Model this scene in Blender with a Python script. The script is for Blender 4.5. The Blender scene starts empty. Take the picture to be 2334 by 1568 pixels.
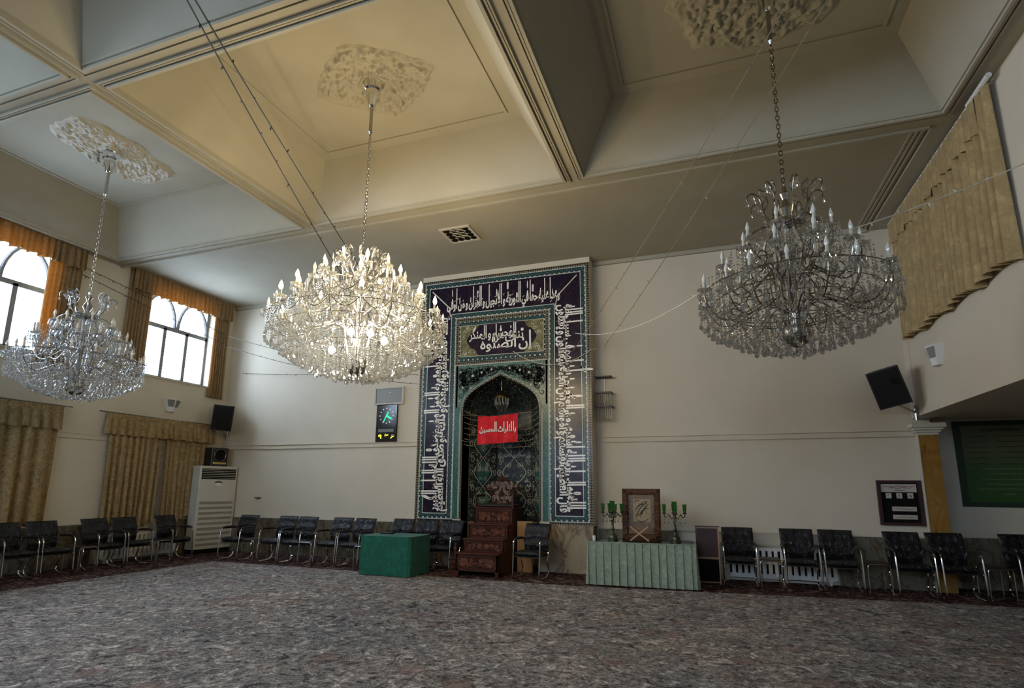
import bpy, math, random, unicodedata
from mathutils import Vector, Matrix, noise
random.seed(7)
sc = bpy.context.scene
COL = sc.collection
PI = math.pi
R_ = math.radians

# ------------------------------------------------------------------ camera, world, light, exposure
def make_camera():
    f = 1262.8; yaw, pitch, roll = R_(19.46), R_(10.63), R_(0.44)
    right = Vector((math.cos(yaw), math.sin(yaw), 0))
    fwd = Vector((-math.sin(yaw)*math.cos(pitch), math.cos(yaw)*math.cos(pitch), math.sin(pitch)))
    up = right.cross(fwd)
    r2 = right*math.cos(roll) + up*math.sin(roll)
    u2 = up*math.cos(roll) - right*math.sin(roll)
    cam = bpy.data.cameras.new('camera'); o = bpy.data.objects.new('camera', cam); COL.objects.link(o)
    m = Matrix.Identity(4)
    for i in range(3):
        m[i][0] = r2[i]; m[i][1] = u2[i]; m[i][2] = -fwd[i]
    m[0][3], m[1][3], m[2][3] = 0, 0, 1.55
    o.matrix_world = m
    cam.sensor_width = 36; cam.sensor_fit = 'HORIZONTAL'; cam.lens = f/2334*36
    cam.shift_x = 0; cam.shift_y = (875-784)/2334
    cam.clip_start = 0.05; cam.clip_end = 200
    sc.camera = o
make_camera()
sc.view_settings.view_transform = 'Standard'; sc.view_settings.look = 'None'
sc.view_settings.exposure = 0.25; sc.view_settings.gamma = 1.0; sc.view_settings.use_curve_mapping = False
sc.cycles.max_bounces = 10; sc.cycles.diffuse_bounces = 6; sc.cycles.glossy_bounces = 4
sc.cycles.transmission_bounces = 6; sc.cycles.transparent_max_bounces = 32
sc.cycles.sample_clamp_indirect = 6.0; sc.cycles.blur_glossy = 0.5
sc.cycles.caustics_reflective = False; sc.cycles.caustics_refractive = False

W = bpy.data.worlds.new('overcast_sky'); sc.world = W; W.use_nodes = True
_bg = W.node_tree.nodes['Background']
_bg.inputs['Color'].default_value = (0.60, 0.76, 1.0, 1); _bg.inputs['Strength'].default_value = 21.0

XL, XR, YB, YF = -11.65, 3.26, 10.9, -8.0       # left wall, right wall, back wall, wall behind the camera
ZC, ZCOF = 6.15, 7.0

def light(name, kind, loc, energy, color=(1, 1, 1), size=0.1, size_y=None, rot=None, portal=False):
    l = bpy.data.lights.new(name, kind); l.energy = energy; l.color = color
    if kind == 'AREA':
        l.shape = 'RECTANGLE'; l.size = size; l.size_y = size_y or size
        if portal: l.cycles.is_portal = True
    elif kind == 'POINT':
        l.shadow_soft_size = size
    o = bpy.data.objects.new(name, l); COL.objects.link(o); o.location = loc
    if rot: o.rotation_euler = rot
    return o

WIN_Y = [9.40, 5.80, 2.20, -1.40, -5.00]         # upper windows of the left wall, every 3.6 m
for k, yc in enumerate(WIN_Y):
    light('window_portal', 'AREA', (XL-0.30, yc, 4.85), 1, size=1.9, size_y=1.75, rot=(PI/2, 0, -PI/2), portal=True)
REAR_FILL_X = [-6.6, -1.6]                       # unseen windows added behind the camera to give fill light
for xc in REAR_FILL_X:
    light('window_portal', 'AREA', (xc, YF-0.30, 4.6), 1, size=2.2, size_y=2.2, rot=(PI/2, 0, PI), portal=True)

# ------------------------------------------------------------------ materials
def mat(name, color=(0.8, 0.8, 0.8), rough=0.6, metal=0.0, spec=0.5, emit=None, estr=0, coat=0, trans=0):
    m = bpy.data.materials.new(name); m.use_nodes = True
    b = m.node_tree.nodes['Principled BSDF']
    b.inputs['Base Color'].default_value = (*color, 1); b.inputs['Roughness'].default_value = rough
    b.inputs['Metallic'].default_value = metal; b.inputs['Specular IOR Level'].default_value = spec
    b.inputs['Coat Weight'].default_value = coat; b.inputs['Coat Roughness'].default_value = 0.08
    b.inputs['Transmission Weight'].default_value = trans
    if emit: b.inputs['Emission Color'].default_value = (*emit, 1); b.inputs['Emission Strength'].default_value = estr
    return m
def nt(m): return m.node_tree.nodes, m.node_tree.links, m.node_tree.nodes['Principled BSDF']
def coords(N, L, scale=(1, 1, 1), kind='Object', rot=(0, 0, 0)):
    tc = N.new('ShaderNodeTexCoord'); mp = N.new('ShaderNodeMapping')
    mp.inputs['Scale'].default_value = scale; mp.inputs['Rotation'].default_value = rot
    L.new(tc.outputs[kind], mp.inputs['Vector']); return mp.outputs['Vector']
def ramp(N, L, fac, stops, interp='LINEAR'):
    r = N.new('ShaderNodeValToRGB'); r.color_ramp.interpolation = interp
    e = r.color_ramp.elements
    while len(e) < len(stops): e.new(0.5)
    for i, (p, c) in enumerate(stops):
        e[i].position = p; e[i].color = (*c, 1) if len(c) == 3 else c
    L.new(fac, r.inputs['Fac']); return r.outputs['Color']
def noise_tex(N, L, vec, scale=5, detail=4, rough=0.55, dist=0):
    n = N.new('ShaderNodeTexNoise'); n.inputs['Scale'].default_value = scale; n.inputs['Detail'].default_value = detail
    n.inputs['Roughness'].default_value = rough; n.inputs['Distortion'].default_value = dist
    L.new(vec, n.inputs['Vector']); return n.outputs['Fac']
def voro(N, L, vec, scale=5, feature='F1', out='Distance', rnd=1.0):
    n = N.new('ShaderNodeTexVoronoi'); n.feature = feature; n.inputs['Scale'].default_value = scale
    n.inputs['Randomness'].default_value = rnd
    L.new(vec, n.inputs['Vector']); return n.outputs[out]
def mixc(N, L, fac, a, b, mode='MIX'):
    n = N.new('ShaderNodeMix'); n.data_type = 'RGBA'; n.blend_type = mode
    for s, v in ((n.inputs['Factor'], fac), (n.inputs[6], a), (n.inputs[7], b)):
        if isinstance(v, (int, float)): s.default_value = v
        elif isinstance(v, tuple): s.default_value = (*v, 1)
        else: L.new(v, s)
    return n.outputs[2]
def voro2(N, L, vec, scale, rnd=0.1, out='Distance'):
    sp = N.new('ShaderNodeSeparateXYZ'); cb = N.new('ShaderNodeCombineXYZ'); L.new(vec, sp.inputs[0]); L.new(sp.outputs['X'], cb.inputs['X']); L.new(sp.outputs['Z'], cb.inputs['Y'])
    n = N.new('ShaderNodeTexVoronoi'); n.voronoi_dimensions = '2D'; n.inputs['Scale'].default_value = scale; n.inputs['Randomness'].default_value = rnd
    L.new(cb.outputs[0], n.inputs['Vector']); return n.outputs[out]
def bump(N, L, b, h, strength=0.3, dist=0.02):
    n = N.new('ShaderNodeBump'); n.inputs['Strength'].default_value = strength; n.inputs['Distance'].default_value = dist
    L.new(h, n.inputs['Height']); L.new(n.outputs['Normal'], b.inputs['Normal'])

def plaster_mat(name, c1, c2, sc_=1.2):
    m = mat(name, c1, 0.85, spec=0.2); N, L, b = nt(m)
    v = coords(N, L)
    f = noise_tex(N, L, v, sc_, 5)
    L.new(ramp(N, L, f, [(0.3, c2), (0.7, c1)]), b.inputs['Base Color'])
    bump(N, L, b, noise_tex(N, L, v, 30, 4), 0.08, 0.01); return m
M = {}
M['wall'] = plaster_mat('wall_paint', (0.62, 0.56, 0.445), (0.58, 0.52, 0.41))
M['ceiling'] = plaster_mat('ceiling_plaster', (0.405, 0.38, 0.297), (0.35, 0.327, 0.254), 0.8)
M['moulding'] = mat('white_moulding', (0.53, 0.50, 0.41), 0.7, spec=0.3)
M['white_gloss'] = mat('white_plastic', (0.72, 0.71, 0.68), 0.35)
M['off_white'] = mat('cream_enamel', (0.60, 0.58, 0.50), 0.4)
M['frame_grey'] = mat('grey_window_frame', (0.20, 0.205, 0.21), 0.5)
M['black'] = mat('black_plastic', (0.012, 0.012, 0.013), 0.45)
M['black_cloth'] = mat('speaker_grille', (0.010, 0.010, 0.011), 0.8, spec=0.2)
M['dark_slot'] = mat('dark_slot', (0.008, 0.008, 0.008), 0.9, spec=0.1)
M['chrome'] = mat('chrome', (0.78, 0.77, 0.75), 0.12, metal=1)
M['dull_chrome'] = mat('dull_chrome', (0.45, 0.44, 0.42), 0.25, metal=1)
M['dark_metal'] = mat('dark_metal', (0.24, 0.22, 0.18), 0.25, metal=1)
M['brass'] = mat('brass', (0.60, 0.43, 0.16), 0.25, metal=1)
M['bronze'] = mat('green_bronze', (0.06, 0.075, 0.045), 0.35, metal=0.7)
M['candle'] = mat('candle_sleeve', (0.55, 0.52, 0.42), 0.5)
M['bulb_off'] = mat('unlit_bulb', (0.75, 0.74, 0.68), 0.08, spec=0.9, coat=0.5)
M['bulb_on'] = mat('lit_bulb', (1, 0.9, 0.7), 0.3, emit=(1.0, 0.78, 0.42), estr=22)
M['led_on'] = mat('lit_white_lamp', (1, 1, 1), 0.3, emit=(1.0, 0.96, 0.86), estr=50)
M['wood_lt'] = mat('light_wood_edge', (0.36, 0.22, 0.12), 0.5)
M['cardboard'] = mat('cardboard', (0.30, 0.17, 0.075), 0.8, spec=0.2)
M['maroon'] = mat('maroon_board', (0.035, 0.007, 0.007), 0.5)
M['wood_vdark'] = mat('very_dark_wood', (0.018, 0.010, 0.009), 0.4)
M['paper'] = mat('pale_card', (0.50, 0.46, 0.40), 0.8)
M['ink'] = mat('black_ink', (0.01, 0.01, 0.01), 0.7)
M['redink'] = mat('red_brown_ink', (0.16, 0.06, 0.045), 0.7)
M['letters'] = mat('white_tile_letters', (0.78, 0.77, 0.72), 0.25)
M['line_white'] = mat('pale_tile_line', (0.50, 0.56, 0.52), 0.3)
M['line_tan'] = mat('tan_tile_vine', (0.50, 0.48, 0.36), 0.4)
M['line_dark'] = mat('dark_tile_vine', (0.008, 0.014, 0.014), 0.5, spec=0.2)
M['green_led'] = mat('green_led', (0, 0.3, 0.1), 0.4, emit=(0.03, 0.85, 0.30), estr=1.3)
M['yellow_led'] = mat('yellow_led', (0.4, 0.3, 0), 0.4, emit=(1.0, 0.85, 0.03), estr=1.6)
M['pink_led'] = mat('white_led_dot', (0.8, 0.5, 0.5), 0.4, emit=(1, 0.75, 0.7), estr=0.9)
M['string_dark'] = mat('dark_green_wire', (0.02, 0.022, 0.018), 0.5)
M['string_white'] = mat('white_wire', (0.60, 0.57, 0.48), 0.4)
M['string_pale'] = mat('clear_wire', (0.22, 0.20, 0.15), 0.4)

def glass_like(name, tint, tr, white, rough=0.06):
    """facetted crystal: part clear, part mirror, part milky"""
    m = bpy.data.materials.new(name); m.use_nodes = True
    N, L = m.node_tree.nodes, m.node_tree.links; N.clear()
    out = N.new('ShaderNodeOutputMaterial')
    t = N.new('ShaderNodeBsdfTransparent'); t.inputs['Color'].default_value = (*tint, 1)
    g = N.new('ShaderNodeBsdfGlossy'); g.inputs['Roughness'].default_value = rough; g.inputs['Color'].default_value = (0.95, 0.95, 0.95, 1)
    d = N.new('ShaderNodeBsdfTranslucent'); d.inputs['Color'].default_value = (*tint, 1)
    fr = N.new('ShaderNodeLayerWeight'); fr.inputs['Blend'].default_value = 0.5
    pw = N.new('ShaderNodeMath'); pw.operation = 'POWER'; pw.inputs[1].default_value = 4.0; L.new(fr.outputs['Facing'], pw.inputs[0])
    mr = N.new('ShaderNodeMapRange'); mr.inputs['To Min'].default_value = 1-tr; mr.inputs['To Max'].default_value = 0.9
    L.new(pw.outputs[0], mr.inputs['Value'])
    a = N.new('ShaderNodeMixShader'); a.inputs[0].default_value = white
    L.new(g.outputs[0], a.inputs[1]); L.new(d.outputs[0], a.inputs[2])
    c = N.new('ShaderNodeMixShader'); L.new(mr.outputs[0], c.inputs[0]); L.new(t.outputs[0], c.inputs[1]); L.new(a.outputs[0], c.inputs[2])
    L.new(c.outputs[0], out.inputs['Surface']); return m
M['crystal'] = glass_like('cut_crystal', (0.93, 0.94, 0.93), 0.42, 0.16, 0.04)
M['pane'] = glass_like('window_glass', (1, 1, 1), 0.97, 0.0, 0.02)
M['green_glass'] = glass_like('green_glass', (0.14, 0.62, 0.16), 0.30, 0.75, 0.1)

def cloth_mat(name, c1, c2, scale=22, transl=0.0, rough=0.75, sheen=0.2, tcol=None):
    m = mat(name, c1, rough, spec=0.25); N, L, b = nt(m)
    v = coords(N, L)
    f = noise_tex(N, L, v, scale, 4, 0.7, 1.0)
    col = ramp(N, L, f, [(0.34, c2), (0.52, c1), (0.68, tuple(min(1, x*1.35) for x in c1))])
    L.new(col, b.inputs['Base Color']); b.inputs['Sheen Weight'].default_value = sheen
    if transl:
        t = N.new('ShaderNodeBsdfTranslucent'); mx = N.new('ShaderNodeMixShader'); mx.inputs[0].default_value = transl
        t.inputs['Color'].default_value = (*(tcol or c1), 1)
        out = N['Material Output']
        L.new(b.outputs[0], mx.inputs[1]); L.new(t.outputs[0], mx.inputs[2]); L.new(mx.outputs[0], out.inputs['Surface'])
    return m
N_ = None
M['gold_damask'] = cloth_mat('gold_damask', (0.30, 0.215, 0.095), (0.17, 0.115, 0.045), 16, 0.0, 0.55)
M['gold_thin'] = cloth_mat('gold_damask_backlit', (0.33, 0.235, 0.115), (0.20, 0.14, 0.06), 16, 0.34, 0.65, tcol=(0.60, 0.30, 0.055))
M['gold_plain'] = cloth_mat('gold_satin', (0.34, 0.245, 0.11), (0.28, 0.19, 0.085), 5, 0.0, 0.55)
M['sheer'] = cloth_mat('grey_sheer', (0.25, 0.22, 0.19), (0.19, 0.17, 0.15), 8)
M['green_cloth'] = cloth_mat('dark_green_cloth', (0.012, 0.105, 0.068), (0.010, 0.085, 0.055), 6, 0, 0.85, 0.1)
M['sage_cloth'] = cloth_mat('sage_satin', (0.235, 0.285, 0.215), (0.19, 0.235, 0.175), 18, 0, 0.5, 0.1)
M['red_cloth'] = cloth_mat('red_cloth', (0.62, 0.018, 0.03), (0.50, 0.012, 0.02), 7, 0, 0.8, 0.05)

def vinyl_mat():
    m = mat('black_vinyl_in_clear_wrap', (0.005, 0.005, 0.006), 0.42, spec=0.15, coat=0.6); N, L, b = nt(m)
    v = coords(N, L, (1, 1, 0.55)); f = noise_tex(N, L, v, 9, 3, 0.6, 1.6)
    b.inputs['Coat Roughness'].default_value = 0.07
    bp = N.new('ShaderNodeBump'); bp.inputs['Strength'].default_value = 1.0; bp.inputs['Distance'].default_value = 0.12
    L.new(f, bp.inputs['Height']); L.new(bp.outputs['Normal'], b.inputs['Coat Normal'])
    bp2 = N.new('ShaderNodeBump'); bp2.inputs['Strength'].default_value = 0.3; bp2.inputs['Distance'].default_value = 0.03
    L.new(f, bp2.inputs['Height']); L.new(bp2.outputs['Normal'], b.inputs['Normal']); return m
M['vinyl'] = vinyl_mat()

def marble_mat(name, base, vein, dark, scale=1.6, rough=0.25, vf=0.75):
    m = mat(name, base, rough, spec=0.5); N, L, b = nt(m)
    v = coords(N, L, (1, 1, .45)); f = noise_tex(N, L, v, scale*2, 8, 0.65, 1.2)
    f2 = noise_tex(N, L, v, scale*1.2, 4, 0.6, 1.0)
    c = ramp(N, L, f, [(0.30, dark), (0.45, base), (0.62, base), (0.75, vein)])
    c2 = ramp(N, L, f2, [(0.42, (1, 1, 1)), (0.485, (0.55, 0.42, 0.30)), (0.50, (0.30, 0.19, 0.12)), (0.53, (0.9, 0.85, 0.8)), (0.6, (1, 1, 1))])
    L.new(mixc(N, L, vf, c, c2, 'MULTIPLY'), b.inputs['Base Color']); return m
M['marble'] = marble_mat('olive_marble', (0.17, 0.155, 0.115), (0.30, 0.27, 0.20), (0.07, 0.06, 0.045), 3.0)
M['travertine'] = marble_mat('veined_travertine', (0.34, 0.28, 0.19), (0.50, 0.45, 0.34), (0.15, 0.09, 0.05), 1.6)
M['amber_marble'] = marble_mat('amber_marble', (0.33, 0.17, 0.035), (0.42, 0.24, 0.07), (0.16, 0.08, 0.02), 2.0, vf=0.3)

def carpet_mat(name, border):
    m = mat(name, (0.2, 0.2, 0.2), 0.95, spec=0.1); N, L, b = nt(m)
    v = coords(N, L, (1, 1, 1))
    if not border:
        big = noise_tex(N, L, v, 1.1, 4, 0.6)
        mid = noise_tex(N, L, v, 5.5, 6, 0.74, 1.6)
        fine = noise_tex(N, L, v, 22, 3, 0.7, 1.2)
        c = ramp(N, L, mid, [(0.36, (0.04, 0.036, 0.038)), (0.45, (0.18, 0.174, 0.17)), (0.55, (0.25, 0.24, 0.235)), (0.63, (0.52, 0.49, 0.46))])
        c2 = ramp(N, L, fine, [(0.36, (0.25, 0.24, 0.24)), (0.48, (1, 1, 1)), (0.66, (1.9, 1.8, 1.7))])
        c = mixc(N, L, 0.8, c, c2, 'MULTIPLY')
        # pinkish rosettes with dark outlines, scattered
        d = voro(N, L, v, 1.7)
        vv = noise_tex(N, L, v, 12, 2)
        add = N.new('ShaderNodeMath'); add.operation = 'ADD'; L.new(d, add.inputs[0])
        ms = N.new('ShaderNodeMath'); ms.operation = 'MULTIPLY'; ms.inputs[1].default_value = 0.35; L.new(vv, ms.inputs[0]); L.new(ms.outputs[0], add.inputs[1])
        rose = ramp(N, L, add.outputs[0], [(0.34, (1, 1, 1)), (0.42, (0, 0, 0)), (0.5, (0, 0, 0))])
        roseline = ramp(N, L, add.outputs[0], [(0.37, (0, 0, 0)), (0.40, (1, 1, 1)), (0.43, (0, 0, 0)), (0.55, (0, 0, 0)), (0.57, (0.7, 0.7, 0.7)), (0.59, (0, 0, 0))])
        rc = mixc(N, L, fine, (0.10, 0.055, 0.05), (0.33, 0.22, 0.19))
        k1 = N.new('ShaderNodeMath'); k1.operation = 'MULTIPLY'; k1.inputs[1].default_value = 0.5; L.new(rose, k1.inputs[0])
        k2 = N.new('ShaderNodeMath'); k2.operation = 'MULTIPLY'; k2.inputs[1].default_value = 0.6; L.new(roseline, k2.inputs[0])
        c = mixc(N, L, k1.outputs[0], c, rc); c = mixc(N, L, k2.outputs[0], c, (0.04, 0.03, 0.03))
        tint = ramp(N, L, big, [(0.35, (0.86, 0.88, 0.90)), (0.65, (1.06, 1.0, 0.96))])
        c = mixc(N, L, 1.0, c, tint, 'MULTIPLY')
    else:
        mid = noise_tex(N, L, v, 7, 5, 0.75, 1.5); fine = noise_tex(N, L, v, 18, 3)
        c = ramp(N, L, mid, [(0.40, (0.010, 0.007, 0.007)), (0.48, (0.05, 0.018, 0.018)), (0.54, (0.085, 0.05, 0.045)), (0.62, (0.28, 0.22, 0.19))])
        c = mixc(N, L, 0.6, c, ramp(N, L, fine, [(0.4, (0.5, 0.5, 0.5)), (0.6, (1.2, 1.2, 1.2))]), 'MULTIPLY')
    L.new(c, b.inputs['Base Color'])
    bump(N, L, b, noise_tex(N, L, v, 60, 3), 0.5, 0.01)
    return m
M['carpet'] = carpet_mat('grey_floral_carpet', False)
M['carpet_border'] = carpet_mat('dark_red_carpet_border', True)

def wood_mat(name, c1, c2, carve=0.0, scale=6):
    m = mat(name, c1, 0.40, spec=0.22); N, L, b = nt(m)
    v = coords(N, L, (1, 1, 5)); f = noise_tex(N, L, v, scale, 4, 0.6, 1.0)
    L.new(ramp(N, L, f, [(0.35, c2), (0.65, c1)]), b.inputs['Base Color'])
    if carve:
        v2 = coords(N, L); d = noise_tex(N, L, v2, 16, 3, 0.55, 2.6)
        bump(N, L, b, d, carve, 0.06)
    return m
M['wood'] = wood_mat('red_brown_wood', (0.085, 0.026, 0.016), (0.05, 0.015, 0.010))
M['wood_carved'] = wood_mat('carved_red_brown_wood', (0.085, 0.032, 0.022), (0.04, 0.014, 0.010), 1.0)
M['wood_scroll'] = wood_mat('polished_carving', (0.25, 0.11, 0.075), (0.16, 0.065, 0.045))
M['walnut'] = wood_mat('carved_walnut', (0.16, 0.075, 0.035), (0.07, 0.03, 0.015), 0.8)

def tile_mat(name, kind):
    m = mat(name, (0.1, 0.1, 0.1), 0.24, spec=0.32); N, L, b = nt(m)
    if kind == 'navy':
        v = coords(N, L); f = noise_tex(N, L, v, 9, 3, 0.6, 1.2)
        c = ramp(N, L, f, [(0.42, (0.006, 0.004, 0.018)), (0.52, (0.011, 0.006, 0.017)), (0.60, (0.032, 0.013, 0.022))])
        d = voro(N, L, v, 24); c = mixc(N, L, 0.2, c, ramp(N, L, d, [(0.1, (0.09, 0.04, 0.05)), (0.4, (0.006, 0.005, 0.02))]))
    elif kind == 'green_border':
        v = coords(N, L); d = voro2(N, L, v, 9.5, 0.05)
        c = ramp(N, L, d, [(0.16, (0.60, 0.60, 0.54)), (0.22, (0.02, 0.03, 0.05)), (0.34, (0.02, 0.035, 0.045)), (0.40, (0.034, 0.086, 0.084)), (0.7, (0.045, 0.108, 0.102))])
        c = mixc(N, L, 0.6, c, ramp(N, L, noise_tex(N, L, v, 22, 2, 0.5, 1.5), [(0.45, (0.25, 0.28, 0.3)), (0.56, (1, 1, 1))]), 'MULTIPLY')
    elif kind == 'brick_tan':
        v = coords(N, L, (11, 11, 11), rot=(PI/2, 0, 0))
        n = N.new('ShaderNodeTexBrick'); n.offset = 0; n.squash = 1
        n.inputs['Color1'].default_value = (0.27, 0.235, 0.15, 1); n.inputs['Color2'].default_value = (0.20, 0.17, 0.115, 1)
        n.inputs['Mortar'].default_value = (0.02, 0.018, 0.018, 1); n.inputs['Scale'].default_value = 1
        n.inputs['Brick Width'].default_value = 0.55; n.inputs['Row Height'].default_value = 0.55; n.inputs['Mortar Size'].default_value = 0.10
        L.new(v, n.inputs['Vector']); c = n.outputs['Color']
    elif kind == 'turq':
        v = coords(N, L); f = noise_tex(N, L, v, 8, 3, 0.6, 1.5)
        c = ramp(N, L, f, [(0.4, (0.06, 0.12, 0.105)), (0.6, (0.11, 0.19, 0.165))])
        d = voro2(N, L, v, 7, 0.8); c = mixc(N, L, 0.55, c, ramp(N, L, d, [(0.10, (0.34, 0.36, 0.31)), (0.16, (0.02, 0.05, 0.045)), (0.22, (0.09, 0.165, 0.14)), (0.42, (0.10, 0.18, 0.155)), (0.46, (0.03, 0.07, 0.06)), (0.50, (0.09, 0.165, 0.14))]))
    elif kind == 'turq_strip':
        v = coords(N, L); f = voro(N, L, v, 22)
        c = ramp(N, L, f, [(0.2, (0.05, 0.16, 0.13)), (0.6, (0.03, 0.10, 0.09))])
    elif kind == 'olive':
        v = coords(N, L); f = noise_tex(N, L, v, 11, 2, 0.5, 0.8)
        c = ramp(N, L, f, [(0.35, (0.10, 0.095, 0.035)), (0.6, (0.20, 0.185, 0.10))])
    elif kind == 'niche':
        v = coords(N, L); f = noise_tex(N, L, v, 13, 3, 0.6, 1.8)
        c = ramp(N, L, f, [(0.40, (0.008, 0.010, 0.022)), (0.50, (0.012, 0.022, 0.030)), (0.56, (0.05, 0.085, 0.07)), (0.60, (0.012, 0.014, 0.03))])
        d = voro2(N, L, v, 11, 0.9); c = mixc(N, L, ramp(N, L, d, [(0.10, (0.8, 0.8, 0.8)), (0.15, (0, 0, 0)), (0.38, (0, 0, 0)), (0.41, (0.5, 0.5, 0.5)), (0.45, (0, 0, 0))]), c, (0.20, 0.22, 0.15))
    L.new(c, b.inputs['Base Color']); return m
for k in ('navy', 'green_border', 'brick_tan', 'turq', 'turq_strip', 'olive', 'niche'):
    M[k] = tile_mat('tile_'+k, k)
def sign_mat():
    m = mat('green_printed_sign', (0.05, 0.12, 0.03), 0.35); N, L, b = nt(m)
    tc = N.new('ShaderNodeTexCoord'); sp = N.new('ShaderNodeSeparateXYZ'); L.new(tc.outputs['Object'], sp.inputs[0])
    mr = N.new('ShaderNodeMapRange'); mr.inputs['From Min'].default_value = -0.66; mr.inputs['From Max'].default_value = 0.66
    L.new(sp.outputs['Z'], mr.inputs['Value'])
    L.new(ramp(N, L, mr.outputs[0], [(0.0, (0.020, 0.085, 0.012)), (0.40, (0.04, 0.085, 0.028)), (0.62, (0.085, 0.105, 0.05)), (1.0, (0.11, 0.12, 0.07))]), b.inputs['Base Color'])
    return m
M['sign'] = sign_mat()
M['sign_frame'] = mat('dark_green_sign_border', (0.015, 0.035, 0.02), 0.4)

# ------------------------------------------------------------------ mesh helpers
class MB:
    def __init__(s): s.v = []; s.f = []; s.mi = []; s.cur = 0
    def add(s, vs, fs):
        o = len(s.v); s.v += [tuple(p) for p in vs]; s.f += [tuple(i+o for i in f) for f in fs]; s.mi += [s.cur]*len(fs); return s
    def box(s, x0, x1, y0, y1, z0, z1, M_=None):
        vs = [(x, y, z) for z in (z0, z1) for y in (y0, y1) for x in (x0, x1)]
        if M_ is not None: vs = [M_ @ Vector(p) for p in vs]
        return s.add(vs, [(0, 2, 3, 1), (4, 5, 7, 6), (0, 1, 5, 4), (2, 6, 7, 3), (0, 4, 6, 2), (1, 3, 7, 5)])
    def bbox(s, x0, x1, y0, y1, z0, z1, b=0.01, M_=None):
        """box with chamfered edges"""
        X, Y, Z = (x0, x1), (y0, y1), (z0, z1); vs = []; idx = {}
        for i in (0, 1):
            for j in (0, 1):
                for k in (0, 1):
                    sx, sy, sz = (b if i == 0 else -b), (b if j == 0 else -b), (b if k == 0 else -b)
                    for a, p in enumerate(((X[i], Y[j]+sy, Z[k]+sz), (X[i]+sx, Y[j], Z[k]+sz), (X[i]+sx, Y[j]+sy, Z[k]))):
                        idx[(i, j, k, a)] = len(vs); vs.append(p)
        fs = []
        for i in (0, 1):
            q = [idx[(i, 0, 0, 0)], idx[(i, 1, 0, 0)], idx[(i, 1, 1, 0)], idx[(i, 0, 1, 0)]]; fs.append(q if i else q[::-1])
            q = [idx[(0, i, 0, 1)], idx[(1, i, 0, 1)], idx[(1, i, 1, 1)], idx[(0, i, 1, 1)]]; fs.append(q if not i else q[::-1])
            q = [idx[(0, 0, i, 2)], idx[(1, 0, i, 2)], idx[(1, 1, i, 2)], idx[(0, 1, i, 2)]]; fs.append(q if i else q[::-1])
        for i in (0, 1):
            for j in (0, 1):
                fs.append((idx[(i, j, 0, 0)], idx[(i, j, 1, 0)], idx[(i, j, 1, 1)], idx[(i, j, 0, 1)]))
                fs.append((idx[(i, 0, j, 0)], idx[(i, 1, j, 0)], idx[(i, 1, j, 2)], idx[(i, 0, j, 2)]))
                fs.append((idx[(0, i, j, 1)], idx[(1, i, j, 1)], idx[(1, i, j, 2)], idx[(0, i, j, 2)]))
                for k in (0, 1): fs.append((idx[(i, j, k, 0)], idx[(i, j, k, 1)], idx[(i, j, k, 2)]))
        if M_ is not None: vs = [M_ @ Vector(p) for p in vs]
        return s.add(vs, fs)
    def tube(s, pts, r, n=8, cap=True, closed=False):
        pts = [Vector(p) for p in pts]; m = len(pts); rings = []
        rr = r if isinstance(r, (list, tuple)) else [r]*m
        prev = None
        for i, p in enumerate(pts):
            if closed: t = pts[(i+1) % m]-pts[i-1]
            else: t = pts[min(i+1, m-1)]-pts[max(i-1, 0)]
            if t.length < 1e-9: t = Vector((0, 0, 1))
            t.normalize()
            if prev is None:
                a = Vector((0, 0, 1)) if abs(t.z) < 0.9 else Vector((1, 0, 0)); u = t.cross(a).normalized()
            else:
                u = prev-t*prev.dot(t)
                if u.length < 1e-6: u = t.orthogonal()
                u.normalize()
            prev = u; w = t.cross(u)
            rings.append([p+(u*math.cos(2*PI*k/n)+w*math.sin(2*PI*k/n))*rr[i] for k in range(n)])
        vs = [q for R in rings for q in R]; fs = []
        for i in range(m if closed else m-1):
            j = (i+1) % m
            for k in range(n): fs.append((i*n+k, i*n+(k+1) % n, j*n+(k+1) % n, j*n+k))
        if cap and not closed: fs += [tuple(range(n))[::-1], tuple((m-1)*n+k for k in range(n))]
        return s.add(vs, fs)
    def lathe(s, prof, n=16, c=(0, 0, 0), cap=True):
        vs = []; fs = []
        for r, z in prof:
            for k in range(n): vs.append((c[0]+r*math.cos(2*PI*k/n), c[1]+r*math.sin(2*PI*k/n), c[2]+z))
        for i in range(len(prof)-1):
            for k in range(n): fs.append((i*n+k, i*n+(k+1) % n, (i+1)*n+(k+1) % n, (i+1)*n+k))
        if cap:
            fs.append(tuple(range(n))[::-1]); fs.append(tuple((len(prof)-1)*n+k for k in range(n)))
        return s.add(vs, fs)
    def grid(s, fn, nu, nv, flip=False):
        vs = [fn(i/nu, j/nv) for j in range(nv+1) for i in range(nu+1)]
        fs = []
        for j in range(nv):
            for i in range(nu):
                a = j*(nu+1)+i; q = (a, a+1, a+nu+2, a+nu+1); fs.append(q[::-1] if flip else q)
        return s.add(vs, fs)
    def prism(s, poly, axis, a, b):
        """polygon of 2-D points swept along AXIS from a to b; 2-D points give the two other axes in order"""
        def P(p, t): l = list(p); l.insert(axis, t); return tuple(l)
        n = len(poly); vs = [P(p, a) for p in poly]+[P(p, b) for p in poly]
        fs = [tuple(range(n)), tuple(range(2*n-1, n-1, -1))]+[(i, (i+1) % n, n+(i+1) % n, n+i) for i in range(n)]
        return s.add(vs, fs)
    def ring(s, x0, x1, y0, y1, w, z0, z1):
        """rectangular frame lying flat, outer edge given"""
        s.box(x0, x1, y0, y0+w, z0, z1); s.box(x0, x1, y1-w, y1, z0, z1)
        s.box(x0, x0+w, y0+w, y1-w, z0, z1); s.box(x1-w, x1, y0+w, y1-w, z0, z1); return s
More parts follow.
